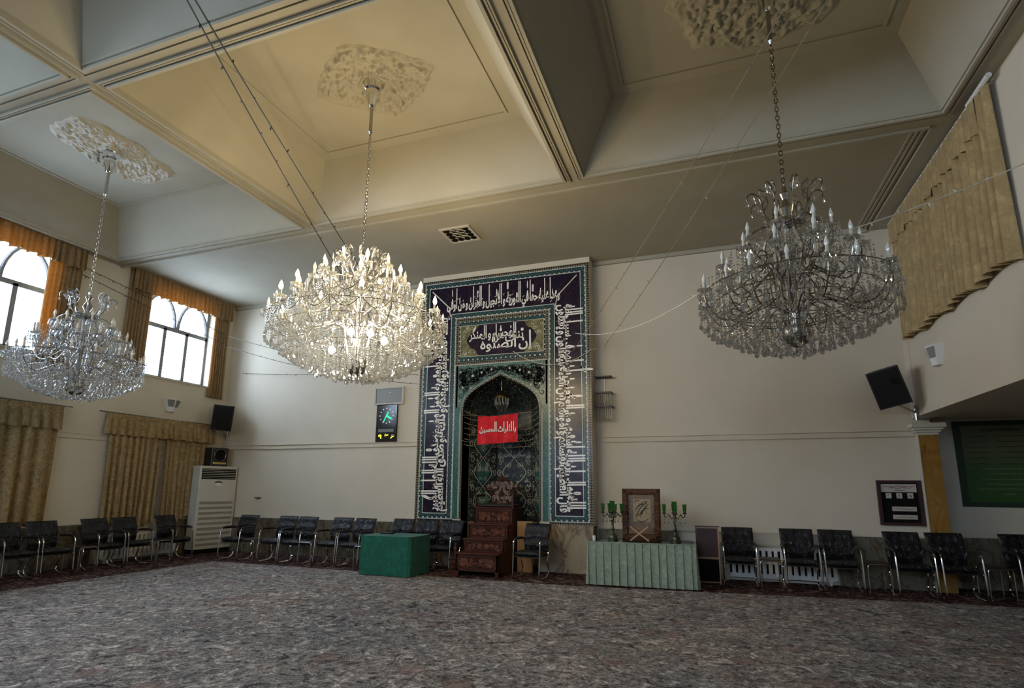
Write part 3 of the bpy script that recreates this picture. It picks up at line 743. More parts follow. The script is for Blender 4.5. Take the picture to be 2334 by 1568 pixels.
    prof = [(.83, .93)]+[(half(k/14)) for k in range(15)]
    m = MB(); out = []
    for i in range(len(prof)-1):
        (xa, za), (xb2, zb) = prof[i], prof[i+1]
        for s in (-1, 1):
            o_ = [(s*xa, -.004, za), (s*1.0, -.004, za), (s*1.0, -.004, zb), (s*xb2, -.004, zb)]
            if i > 0: m.add(o_, [(0, 1, 2, 3)])
    for s in (-1, 1): m.add([(0, -.004, 3.84), (s*1.0, -.004, 3.84), (s*1.0, -.004, 4.10), (0, -.004, 4.10)], [(0, 1, 2, 3)])
    m.build('spandrel', M['turq'], P)
    for s in (-1, 1): m = MB(); a, b = sorted((s*.905, s*1.02)); m.box(a, b, -.008, .004, .93, 3.2); m.build('turquoise_strip', M['turq_strip'], P)
    m = MB()
    pf = [(.865, .93)]+[(half(k/14)[0]+.035*(1-.6*k/14), half(k/14)[1]+.035*k/14) for k in range(15)]
    for s in (-1, 1):
        for i in range(len(pf)-1):
            (xa, za), (xb2, zb) = pf[i], pf[i+1]; (ya, wa), (yb_, wb) = prof[i], prof[i+1]
            m.add([(s*xa, -.016, za), (s*ya, -.016, wa), (s*yb_, -.016, wb), (s*xb2, -.016, zb), (s*xa, 0, za), (s*ya, .03, wa), (s*yb_, .03, wb), (s*xb2, 0, zb)], [(0, 1, 2, 3), (1, 5, 6, 2), (0, 3, 7, 4)])
    m.build('arch_border', M['brick_tan'], P)
    m = MB()
    for s in (-1, 1):
        m.tube([(s*(x+.012), -.018, z) for x, z in pf], .006, 4); m.box(*sorted((s*.895, s*.903)), -.016, 0, .93, 3.1); m.box(*sorted((s*1.02, s*1.028)), -.016, 0, .93, 4.1)
    m.box(-1.02, 1.02, -.014, 0, 4.095, 4.105); m.build('arch_line', M['line_white'], P)
    m = MB(); rnd = random.Random(12)              # dark vines with pale flowers on the spandrels
    def inside(x, z): 
        for t in range(15):
            hx, hz = half(t/14)
            if abs(x) < hx+.08 and z < hz+.09: return False
        return abs(x) < .95 and 3.15 < z < 4.04
    k = 0
    while k < 150:
        x, z = rnd.uniform(0, .95), rnd.uniform(3.2, 4.05)
        if not inside(x, z): continue
        k += 1
        sp_ = spiral(x, z, rnd.uniform(.05, .11), rnd.uniform(.7, 1.3), rnd.uniform(0, 6), rnd.choice((-1, 1)), 18)
        if sum(inside(a, b) for a, b in sp_) < 15: continue
        sp_ = [q for q in sp_ if inside(*q)]
        for s in (-1, 1): ribbon(m, [(s*a, b) for a, b in sp_], .017, (0, 0, 0), U, V, N, .009)
    m.build('spandrel_vines', M['line_dark'], P)
    for x, z in ((.62, 3.86), (.20, 3.97), (.85, 3.62), (.66, 3.60), (.42, 3.92), (.90, 3.95), (.92, 3.33)):
        for s in (-1, 1):
            q = .022+.016*((x*37) % 1); m = MB(); m.add([(s*x+q*math.cos(j*PI/6)*(1 if j % 2 else .55), -.014, z+q*math.sin(j*PI/6)*(1 if j % 2 else .55)) for j in range(12)], [tuple(range(12))]); m.build('flower_tile', M['paper'], P)
    # recess: five-sided plan, pointed half vault
    plan = [(-.83, .0), (-.83, .36), (-.41, .90), (.41, .90), (.83, .36), (.83, .0)]
    def face(name, a, b, mat_='niche'):
        (x0, y0), (x1, y1) = a, b; m = MB(); m.add([(x0, y0, .86), (x1, y1, .86), (x1, y1, 3.10), (x0, y0, 3.10)], [(0, 1, 2, 3)]); return m.build(name, M[mat_], P, recalc=False)
    for a, b in zip(plan[:-1], plan[1:]): face('niche_panel', a, b)
    m = MB()
    for (x0, y0), (x1, y1) in zip(plan[:-1], plan[1:]): m.add([(x0, y0, 0), (x1, y1, 0), (x1, y1, .86), (x0, y0, .86)], [(0, 1, 2, 3)])
    m.build('niche_marble', M['travertine'], P, recalc=False)
    m = MB(); rows = []
    K = 12
    for k in range(K+1):
        hx, hz = half(k/K); q = hx/.83; rows.append([(x*q, y*(q**.7 if q > 0 else 0) if y < .4 else y*(q**.75 if q > 0 else 0), hz) for x, y in plan])
    vs = [p for r in rows for p in r]
    m.add(vs, [(k*6+i, k*6+i+1, (k+1)*6+i+1, (k+1)*6+i) for k in range(K) for i in range(5)]); m.build('niche_vault', M['niche'], P, recalc=False)
    m = MB()                                       # tile edges at the folds, ribs of the vault
    for x, y in plan[1:-1]: m.tube([(x*.985, y-.01, .88), (x*.985, y-.01, 3.08)]+[(r[plan.index((x, y))][0]*.985, r[plan.index((x, y))][1]-.01, r[0][2]) for r in rows[1:-1]], .014, 4)
    m.build('niche_fold_line', M['brick_tan'], P)
    # vine work on the panels: mirrored scrolls and pointed medallions
    m = MB()
    for (x0, y0), (x1, y1), seed in ((plan[1], plan[2], 3), (plan[2], plan[3], 5), (plan[3], plan[4], 3)):
        O = Vector((x0, y0, .86)); E_ = Vector((x1, y1, .86)); Ud = (E_-O).normalized(); wd = (E_-O).length; Nn = Vector((Ud.y, -Ud.x, 0)); 
        if Nn.y > 0: Nn = -Nn
        rnd = random.Random(seed); cx = wd/2
        sx = cx/.42; med = MB()
        for z in (.42, 1.02, 1.62):
            lens = [(.0, -.30), (.10, -.21), (.22, -.10), (.27, 0), (.20, .12), (.09, .20), (.0, .31)]
            for s in (-1, 1):
                pts = [(cx+s*a*sx, z+b) for a, b in lens]; pp = [(q.x, q.y) for q in smooth_path([(a, b, 0) for a, b in pts], 4)]
                ribbon(m, pp, .016, O, Ud, (0, 0, 1), Nn, .006)
                for ry, rr, tt, a0 in ((.26, .085, 1.2, .5), (-.26, .08, 1.1, 2.6), (0, .07, 1.3, 4.0), (.14, .05, 1.2, 1.0)):
                    ex = .33 if ry in (.26, -.26) else (.35 if ry == 0 else .12)
                    sp_ = spiral(ex, ry, rr, tt, a0, 1 if ry >= 0 else -1, 18)
                    ribbon(m, [(cx+s*a*sx*.98, z+b) for a, b in sp_], .012, O, Ud, (0, 0, 1), Nn, .006)
            if seed == 3:
                poly = [(cx+a*sx*.8, z+b*.8) for a, b in lens]+[(cx-a*sx*.8, z+b*.8) for a, b in lens[::-1]][1:-1]
                med.add([O+Ud*a+Vector((0, 0, b))+Nn*.003 for a, b in poly], [tuple(range(len(poly)))])
                for k in range(5):
                    sp_ = spiral(rnd.uniform(-.10, .0), rnd.uniform(-.15, .15), .05, 1.2, rnd.uniform(0, 6), 1, 14)
                    for s in (-1, 1): ribbon(m, [(cx+s*a, z+b) for a, b in sp_], .008, O, Ud, (0, 0, 1), Nn, .007)
        if seed == 3: med.build('niche_medallions', M['turq_strip'], P)['kind'] = 'stuff'
        for k in range(26):
            a0 = rnd.uniform(0, 6); sp_ = spiral(rnd.uniform(.05, .36), rnd.uniform(.15, 2.1), rnd.uniform(.03, .06), 1.0, a0, rnd.choice((-1, 1)), 14)
            for s in (-1, 1): ribbon(m, [(cx+s*a*sx, b) for a, b in sp_], .008, O, Ud, (0, 0, 1), Nn, .0055)
        if seed == 5:
            put_text(m, text_geo(shape_ar('سبحان ربي العظيم'), .50, .14, .42, 1.8, .02), O+Ud*.16+Vector((0, 0, 1.36)), Ud, (0, 0, 1), Nn, .01)
    m.build('niche_vines', M['line_tan'], P)
portal()

# ================================================================== CHANDELIERS
def drop_geo(mb, c, l, r, n=6):
    x, y, z = c                                     # pear-shaped cut drop hanging below c
    mb.lathe([(.0015, 0), (r*.45, -l*.35), (r, -l*.72), (r*.55, -l*.93), (.001, -l)], n, (x, y, z), cap=False)
def bead_geo(mb, c, r):
    x, y, z = c
    mb.add([(x+r, y, z), (x, y+r, z), (x-r, y, z), (x, y-r, z), (x, y, z+r), (x, y, z-r)], [(0, 1, 4), (1, 2, 4), (2, 3, 4), (3, 0, 4), (1, 0, 5), (2, 1, 5), (3, 2, 5), (0, 3, 5)])
def chandelier(name_label, x, y, R, tiers, lit, sp, crown_n, seed, metal, zo=.32, ub=0.0):
    rnd = random.Random(seed); zb = 2.77
    t = thing('chandelier', name_label, 'chandelier', (x, y, zb), 0, 'crystal chandeliers')
    Z = lambda z: z-zb
    m = MB(); m.lathe([(.13, Z(7.0)), (.135, Z(6.96)), (.115, Z(6.93)), (.118, Z(6.86)), (.095, Z(6.84)), (.09, Z(6.74)), (.06, Z(6.70)), (.055, Z(6.64)), (.02, Z(6.60))], 20)
    m.build('ceiling_canopy', M['chrome'], t, smooth=True)
    m = MB(); m.lathe([(.022, Z(6.62)), (.022, Z(6.24)), (.03, Z(6.23)), (.012, Z(6.19))], 10); m.build('hanger_rod', M['dull_chrome'], t, smooth=True)
    m = MB(); zc, k = 6.20, 0
    while zc > 4.50:
        pts = [((math.cos(a)*.017 if k % 2 else 0), (0 if k % 2 else math.cos(a)*.017), Z(zc-.03)+math.sin(a)*.032) for a in [j*PI/4 for j in range(8)]]
        m.tube(pts, .0055, 5, closed=True); zc -= .050; k += 1
    m.build('chain', M[metal], t)
    m = MB(); m.lathe([(.012, Z(4.52)), (.05, Z(4.46)), (.025, Z(4.40)), (.07, Z(4.30)), (.03, Z(4.22)), (.16, Z(4.16)), (.17, Z(4.12)), (.04, Z(4.08)), (.032, Z(3.30)), (.05, Z(3.26)), (.035, Z(3.2)), (.035, Z(3.08))], 14)
    m.build('stem', M['dull_chrome'], t, smooth=True)
    m = MB(); m.lathe([(.03, Z(3.10)), (.12, Z(3.08)), (.13, Z(2.98)), (.09, Z(2.92)), (.02, Z(2.88))], 14); m.build('lower_hub', M['dark_metal'], t, smooth=True)
    m = MB()
    for k in range(5): a = k*2*PI/5+.3; m.tube([(math.cos(a)*.075, math.sin(a)*.075, Z(4.1)), (math.cos(a)*.075, math.sin(a)*.075, Z(3.1))], .012, 6)
    m.build('glass_rods', M['crystal'], t)
    # crown of curled branches
    for k in range(crown_n):
        a = k*2*PI/crown_n+.2; ca, sa = math.cos(a), math.sin(a); m = MB()
        pr = [(.06, 4.12), (.14, 4.17), (.21, 4.27), (.22, 4.37), (.25, 4.45), (.31, 4.49), (.36, 4.455), (.355, 4.41)]
        m.tube([(ca*q, sa*q, z) for q, z in [(p.x, Z(p.z)) for p in smooth_path([(u, 0, v) for u, v in pr], 3)]], .0085, 5)
        pr = [(.22, 4.36), (.17, 4.44), (.18, 4.50), (.24, 4.53)]
        m.tube([(ca*q, sa*q, Z(z)) for q, z in pr], .007, 5)
        b = m.build('crown_branch', M[metal], t)
        m = MB()
        for q, z, l in ((.36, 4.41, .07), (.30, 4.47, .06), (.22, 4.30, .07), (.24, 4.52, .05), (.27, 4.45, .08)):
            drop_geo(m, (ca*q, sa*q, Z(z)), l, .017)
        for j in range(5): bead_geo(m, (ca*(.2+.03*j), sa*(.2+.03*j), Z(4.3+.03*j+.02)), .011)
        m.build('crystal_drops', M['crystal'], b)
    # ribs
    nr = 6
    for k in range(nr):
        a = k*2*PI/nr; ca, sa = math.cos(a), math.sin(a)
        pr = [(.12, 4.14), (R*.30, 4.13), (R*.42, 4.02), (R*.34, 3.85), (R*.20, 3.68), (R*.17, 3.45), (R*.12, 3.2), (.08, 3.02)]
        m = MB(); m.tube([(ca*p.x, sa*p.x, Z(p.z)) for p in smooth_path([(u, 0, v) for u, v in pr], 3)], .010, 5); m.build('rib', M[metal], t)
    # tiers of candle arms
    li = 0; lamps = []
    cup = cand = blb = blb_on = None
    for ti, (fr, zc, n, dz) in enumerate(tiers):
        for k in range(n):
            a = k*2*PI/n+ti*.21; ca, sa = math.cos(a), math.sin(a); r = R*fr; zz = zc+(dz if k % 2 else 0)
            r = r*(1 if k % 2 == 0 else .93)
            pr = [(.06, zz-.20), (r*.28, zz-.08), (r*.50, zz-.17), (r*.70, zz-.27), (r*.86, zz-.25), (r*.97, zz-.13), (r, zz-.05), (r, zz)]
            m = MB(); m.tube([(ca*p.x, sa*p.x, Z(p.z)) for p in smooth_path([(u, 0, v) for u, v in pr], 3)], .0075, 5)
            q = r*.66; pr2 = [(q, zz-.25), (q+.06, zz-.17), (q+.02, zz-.10), (q-.05, zz-.13), (q-.03, zz-.18)]
            m.tube([(ca*p.x, sa*p.x, Z(p.z)) for p in smooth_path([(u, 0, v) for u, v in pr2], 3)], .006, 4)
            arm = m.build('candle_arm', M[metal], t)
            P = Vector((ca*r, sa*r, Z(zz)))
            if cup is None:
                m = MB(); m.lathe([(.012, 0), (.03, .004), (.062, .016), (.07, .030), (.064, .028), (.03, .012), (.0, .010)], 12, cap=False)
                for j in range(8):
                    b = j*PI/4; drop_geo(m, (.064*math.cos(b), .064*math.sin(b), .015), .075, .013, 5); bead_geo(m, (.064*math.cos(b), .064*math.sin(b), .02), .009)
                cup = m.build('candle_cup', M['crystal'], arm, loc=P)
                m = MB(); m.lathe([(.015, .01), (.015, .095), (.010, .10)], 8); cand = m.build('candle_sleeve', M['candle'], arm, loc=P, smooth=True)
                m = MB(); m.lathe([(.010, .098), (.018, .118), (.0195, .135), (.014, .16), (.005, .185), (.001, .198)], 8); blb = m.build('bulb', M['bulb_off'], arm, loc=P, smooth=True)
            else:
                for src in (cup, cand, blb):
                    c = src.copy(); COL.objects.link(c); c.parent = arm; c.location = P
                    if src is blb: bl = c
            if cup.parent is arm: bl = blb
            if li in lit:
                m = MB(); m.lathe([(.010, .098), (.022, .118), (.025, .138), (.018, .168), (.006, .195), (.001, .208)], 8)
                bpy.data.objects.remove(bl) if bl is not blb else None
                m.build('lit_bulb', M['bulb_on'], arm, loc=P, smooth=True)
                lamps.append(Vector((x, y, zb))+P+Vector((0, 0, .24)))
            li += 1
    # bead swags between the cups and long bead chains from the crown
    m = MB()
    for ti, (fr, zc, n, dz) in enumerate(tiers):
        for k in range(n):
            a0, a1 = k*2*PI/n+ti*.21, (k+1)*2*PI/n+ti*.21; r = R*fr*.97
            for j in range(7):
                s = j/7; a = a0+(a1-a0)*s; z = zc-.03-.10*math.sin(PI*s); bead_geo(m, (r*math.cos(a), r*math.sin(a), Z(z)), .0085)
    m.build('bead_swags', M['crystal'], t)['kind'] = 'stuff'
    m = MB()
    for ti, (fr, zc, n, dz) in enumerate(tiers):
        for k in range(n):
            a0, a1 = k*2*PI/n+ti*.21, (k+1)*2*PI/n+ti*.21; r = R*fr*.985
            m.tube([(r*math.cos(a0+(a1-a0)*s), r*math.sin(a0+(a1-a0)*s), Z(zc-.02-.13*math.sin(PI*s))) for s in [j/6 for j in range(7)]], .0045, 4, cap=False)
    if lit: m.build('metal_swags', M['dark_metal'], t)['kind'] = 'stuff'
    m = MB(); nc = 22
    for j in range(26):
        s = j/25; r = .16+(R*.86-.16)*s; z = 4.18-(4.18-3.42)*s-.10*math.sin(PI*s); bead_geo(m, (r, 0, Z(z)), .009)
    o = m.build('bead_chain', M['crystal'], t); o.rotation_euler[2] = .1
    for k in range(1, nc): c = o.copy(); COL.objects.link(c); c.parent = t; c.rotation_euler = (0, 0, k*2*PI/nc+.1)
    # hanging crystal strands
    def strand(mb, p, l, big):
        n = int(l/.032)
        for j in range(n): bead_geo(mb, (p[0], p[1], p[2]-.012-j*.030), .0085 if j % 3 else .012)
        drop_geo(mb, (p[0], p[1], p[2]-.03*n), big, big*.30, 6)
    proto = []
    for l in (.20, .28, .34):
        mm = MB(); strand(mm, (0, 0, 0), l, .075); me = bpy.data.meshes.new('crystal_strand'); me.from_pydata(mm.v, [], mm.f); me.materials.append(M['crystal']); proto.append((l, me, mm))
    spots = []
    for q in (1.0, .93, .86, .78, .70, .62, .53, .44, .35, .26, .17, .08):
        r = R*q; n = max(4, int(2*PI*r/sp)); 
        for k in range(n):
            a = k*2*PI/n+rnd.uniform(-.03, .03)+q; zbot = 2.85+zo*q**2.2+rnd.uniform(-.01, .03)
            spots.append((r*math.cos(a), r*math.sin(a), zbot, q, rnd.randrange(3)))
    camd = Vector((-x, -y, 0)).normalized()
    spots.sort(key=lambda s: -(s[3]*.6+(s[0]*camd.x+s[1]*camd.y)/R))
    for s in spots[:100]:
        l, me, mm = proto[s[4]]; o = bpy.data.objects.new('crystal_strand', me); COL.objects.link(o); o.parent = t; o.location = (s[0], s[1], Z(s[2]+l))
    m = MB()
    for s in spots[100:]:
        l, me, mm = proto[s[4]]; m.add([(a+s[0], b+s[1], c+Z(s[2]+l)) for a, b, c in mm.v], mm.f)
    for fr, zt, zl in ((.80, 3.74, .25), (.64, 3.88, .30), (.50, 4.0, .34), (.36, 4.1, .34)):
        n = int(2*PI*R*fr/(sp*1.15))
        for k in range(n):
            a = k*2*PI/n; l, me, mm = proto[k % 3]; m.add([(p[0]+R*fr*math.cos(a), p[1]+R*fr*math.sin(a), p[2]+Z(zt)) for p in mm.v], mm.f)
    o = m.build('inner_crystal_strands', M['crystal'], t, recalc=False); o['kind'] = 'stuff'
    m = MB()                                        # wire rings that carry the strands
    for q in (1.0, .86, .70, .53, .35, .17):
        m.tube([(R*q*math.cos(a), R*q*math.sin(a), Z(2.85+zo*q**2.2+.27)) for a in [j*PI/18 for j in range(36)]], .005, 4, closed=True)
    m.build('strand_rings', M[metal], t)
    return lamps, t
CX = [(-9.1, 5.66), (-4.05, 5.67), (0.86, 5.72)]
chandelier('unlit crystal chandelier with bluish sparkle nearest the left-hand windows', *CX[0], .85, [(1.0, 3.42, 18, .0), (.74, 3.70, 14, .05), (.48, 3.94, 8, .04)], set(), .085, 8, 1, 'dull_chrome')
lamps, t = chandelier('large lit crystal chandelier with glowing warm bulbs in the middle of the hall', *CX[1], 1.06, [(1.0, 3.60, 20, .0), (.74, 3.88, 16, .04), (.46, 4.16, 10, .05)],
    {0, 3, 6, 8, 11, 14, 17, 20, 21, 24, 27, 30, 33, 36, 38, 41, 44}, .070, 10, 2, 'dull_chrome', .44)
for p in lamps: light('bulb_light', 'POINT', p, 14, (1.0, 0.77, 0.44), .03)
m = MB()
for dx, dy, z in ((.05, -.22, .62), (.33, -.22, .58), (.46, -.12, .50), (-.22, -.2, .42)): m.lathe([(.01, z-.05), (.035, z-.03), (.045, z), (.035, z+.03), (.008, z+.05)], 10, (dx, dy, 0)); light('bulb_light', 'POINT', (CX[1][0]+dx, CX[1][1]+dy, 2.77+z+.09), 18, (1, .86, .62), .04)
m.build('white_lamps', M['led_on'], t, smooth=True)
chandelier('unlit dark crystal chandelier with curled crown branches on the right half of the hall', *CX[2], .86, [(1.0, 3.42, 18, .0), (.74, 3.70, 12, .05), (.48, 3.95, 8, .04)], set(), .105, 8, 3, 'dark_metal')

# ceiling diffuser
t = thing('ceiling_vent', 'square ceiling air diffuser with round openings between the beam and the tiled niche', 'ceiling vent', (-4.14, 8.76, ZC+.05))
t.scale = (.88, .88, 1)
m = MB(); m.ring(-.34, .34, -.34, .34, .05, -.03, .0); m.box(-.30, .30, -.30, .30, -.012, 0); m.build('face_plate', M['moulding'], t)
for i in range(4):
    for j in range(4):
        cx, cy = -.2175+.145*i, -.2175+.145*j; inner = i > 0 and j < 3 and i < 3
        m = MB(); m.tube([(cx+.062*math.cos(a), cy+.062*math.sin(a), -.016) for a in [k*PI/8 for k in range(16)]], .007, 5, closed=True); m.lathe([(.057, -.0135), (.057, -.0125)], 16, (cx, cy, 0))
        o = m.build('round_opening', M['dark_slot'], t)
        if inner: m = MB(); m.tube([(cx-.05, cy-.02, -.016), (cx+.05, cy+.02, -.016)], .014, 5); m.build('deflector', M['moulding'], o)

# plaster roses on the ceiling
def medallion(label, x, y, shape, seed):
    m = MB(); nr, na = 64, 220; vs = []
    for i in range(nr+1):
        for j in range(na):
            a = j*2*PI/na; rm = shape(a); rag = 1+.045*noise.noise((math.cos(a)*9+seed, math.sin(a)*9, 0)); r = rm*rag*i/nr
            px, py = r*math.cos(a), r*math.sin(a); q = i/nr
            n1 = noise.noise((px*9+seed, py*9, 1)); n2 = noise.noise((px*20, py*20+seed, 4)); n3 = abs(noise.noise((px*13, py*13, seed+8)))
            h = .02+.07*max(0, n1)+.075*n3+.035*n2
            if q < .30: h = .05+.02*math.sin(q*60)-.06*q
            h *= min(1, (1-q)*9+.0)
            vs.append((px, py, -max(0, h)))
    fs = [(i*na+j, (i+1)*na+j, (i+1)*na+(j+1) % na, i*na+(j+1) % na) for i in range(nr) for j in range(na)]
    m.add(vs, fs); o = m.build('ceiling_rose', M['moulding'] if seed == 1 else M['ceiling'], smooth='all', loc=(x, y, ZCOF), recalc=False)
    m2 = MB(); tag(o, label, 'ceiling rose', 'plaster ceiling roses'); return o
sup = lambda a, rx, ry, p: 1/((abs(math.cos(a)/rx)**p+abs(math.sin(a)/ry)**p)**(1/p))
medallion('wide plaster ceiling rose above the unlit chandelier by the windows', CX[0][0]+.02, CX[0][1]+.05, lambda a: sup(a-.12, .56, .92, 2.6)*(1+.05*math.cos(6*a)), 1)
medallion('diamond-shaped plaster ceiling rose above the lit chandelier', CX[1][0], CX[1][1], lambda a: sup(a, .92, .70, 1.25), 2)
medallion('round leafy plaster ceiling rose above the dark chandelier, cut by the top edge', CX[2][0], CX[2][1], lambda a: 1.0*(1+.05*math.cos(8*a)), 3)

# ================================================================== CHAIRS AND SIDE TABLES
def make_chair():
    t = thing('armchair', 'x', 'chair', (0, 0, 0))
    m = MB()                                        # seat cushion: softly bulged
    def wr(u, v, k): return .010*noise.noise((u*7+k, v*3.2, k))+.007*(1-abs(noise.noise((u*5+v*6, v*4-u*3, 3+k)))*6 if abs(noise.noise((u*5+v*6, v*4-u*3, 3+k))) < .16 else 0)
    def cushion(mb, fn, nu=34, nv=34): mb.grid(lambda u, v: fn(u, v, 1), nu, nv); mb.grid(lambda u, v: fn(u, v, -1), nu, nv, True)
    def seat(u, v, s):
        e = (max(0, 1-(2*u-1)**6)*max(0, 1-(2*v-1)**6))**.5
        return ((u-.5)*.468, -.25+.47*v, .420+s*.056*e-.035*(v**2)+(wr(u, v, 1)*e if s > 0 else 0))
    cushion(m, seat); m.build('seat', M['vinyl'], t, smooth='all')
    m = MB()
    def back(u, v, s):
        e = (max(0, 1-(2*u-1)**6)*max(0, 1-(2*v-1)**8))**.5
        w = .455+.05*math.sin(v*PI*.6); z = .42+.49*v; y = .20+.115*v+.05*(v-.45)**2-.03*math.sin(v*PI)
        rib = .008*math.sin(v*PI*6) if s < 0 else 0
        return ((u-.5)*w, y-(wr(u, v, 5)*e if s < 0 else 0)+s*.040*e-(.02*(1-(2*u-1)**2) if s < 0 else 0)*-1+rib*e, z)
    cushion(m, back); m.build('backrest', M['vinyl'], t, smooth='all')
    for sx in (-1, 1):
        X = sx*.250; m = MB()
        path = fillet([(X, .19, .645), (X, -.235, .66), (X, -.285, .012), (X, .06, .012), (X, .185, .10), (X, .10, .30), (X, .17, .42)], .095, 5)
        m.tube(path, .0135, 8); m.tube([(X, .19, .645), (X*.92, .225, .56)], .0135, 8)
        m.tube([(X, -.262, .36), (sx*.22, -.20, .385)], .009, 6)
        fr = m.build('side_frame', M['chrome'], t, smooth=True)
        m = MB(); m.tube([(X, .185, .655), (X, .08, .668), (X, -.08, .672), (X, -.185, .664), (X, -.215, .645)], [.018, .022, .023, .021, .015], 8); m.build('armrest', M['black'], fr, smooth=True)
    for a in (.16, -.20): m = MB(); m.box(-.24, .24, a, a+.02, .355, .375); m.build('seat_rail', M['black'], t)
    return t
chair0 = make_chair(); _used = [False]
def chair(x, y, rz, label, group):
    o = copy_tree(chair0) if _used[0] else chair0
    _used[0] = True
    o.location = (x, y, 0); o.rotation_euler = (0, 0, rz); o['label'] = label; o['group'] = group
GL, GB, GR = 'armchairs along the left-hand wall', 'armchairs along the back wall between air conditioner and pulpit', 'armchairs along the back wall beside the date board'
for i, (y, lab) in enumerate([(6.21, 'wrapped black armchair cut by the left edge of the photo'), (6.76, 'wrapped black armchair with wide creased back, second from the left edge'),
        (7.69, 'wrapped black armchair under the corner of the near gold curtain, after the first side table'), (8.26, 'wrapped black armchair in front of the left-hand radiator'), (9.19, 'wrapped black armchair close beside the side of the air conditioner')]):
    chair(-10.92+(.03 if i == 1 else 0), y, PI/2+[.02, -.01, .01, -.01, .04][i], lab, GL)
for i, (x, lab) in enumerate([(-9.75, 'black armchair standing directly in front of the air conditioner grille'), (-8.715, 'black armchair after the side table nearest the air conditioner'), (-8.165, 'black armchair of a touching pair, just before the middle side table of the back row'),
        (-7.30, 'black armchair with striped highlights, left neighbour of the brightest shiny chair'), (-6.745, 'shiny black armchair reflecting blue-white window stripes beside the green table')]):
    chair(x, 9.79+.02*(i % 2), [.06, -.01, .01, -.01, -.02][i], lab, GB)
for i, (x, y, lab) in enumerate([(-5.97, 10.02, 'black armchair showing only its back above the left part of the green table'), (-5.42, 10.02, 'black armchair showing only its back above the right part of the green table'), (-4.86, 9.95, 'wrapped black armchair between the green table and the carved pulpit')]):
    chair(x, y, [.0, -.0, -.05][i], lab, GB)
chair(-3.05, 9.76, -.10, 'glossy wrapped armchair standing alone between the pulpit and the marble pier', 'armchair by the pulpit')
for i, (x, y, lab) in enumerate([(.395, 10.28, 'black armchair in front of the radiator, beside the dark panel screen'), (1.31, 10.34, 'black armchair right of the radiator, left one of a touching pair'), (1.885, 10.36, 'black armchair right one of the pair standing left of the date board'),
        (2.81, 10.32, 'black armchair under the framed date board'), (3.39, 10.34, 'creased shiny black armchair at the foot of the amber pilaster'), (4.38, 10.48, 'black armchair cut by the right edge of the photo')]):
    chair(x, y, [.02, .0, -.02, .02, .03, 0][i], lab, GR)
def make_side_table():
    t = thing('side_table', 'x', 'side table'); m = MB(); m.bbox(-.155, .155, -.21, .21, .445, .462, .006); m.build('table_top', M['wood_vdark'], t)
    for y in (-.20, .20):
        m = MB(); m.tube(fillet([(-.15, y, .0), (-.15, y, .44), (.15, y, .44), (.15, y, .0)], .05, 5), .009, 8); m.build('leg_frame', M['dull_chrome'], t, smooth=True)
    return t
st0 = make_side_table(); _u2 = [False]
def side_table(x, y, rz, label):
    o = copy_tree(st0) if _u2[0] else st0
    _u2[0] = True; o.location = (x, y, 0); o.rotation_euler = (0, 0, rz); o['label'] = label; o['group'] = 'small side tables between the chairs'
side_table(-10.83, 5.77, PI/2, 'low chrome-legged side table at the very left edge of the photo')
side_table(-10.80, 7.23, PI/2, 'low chrome-legged side table between the second and third left-wall armchairs')
side_table(-10.80, 8.73, PI/2, 'low chrome-legged side table in front of the radiator below the long gold curtain')
side_table(-9.19, 9.70, 0, 'low chrome-legged side table right of the chair at the air conditioner')
side_table(-7.732, 9.69, 0, 'low chrome-legged side table midway along the back row, left of the green table')
side_table(-6.29, 9.50, 0, 'low chrome-legged side table partly hidden behind the end of the green table')
side_table(.84, 10.20, 0, 'low chrome-legged side table in front of the white radiator near the panel screen')
side_table(2.36, 10.36, 0, 'low chrome-legged side table between two chairs left of the date board')
side_table(3.885, 10.42, 0, 'low chrome-legged side table right of the amber pilaster')

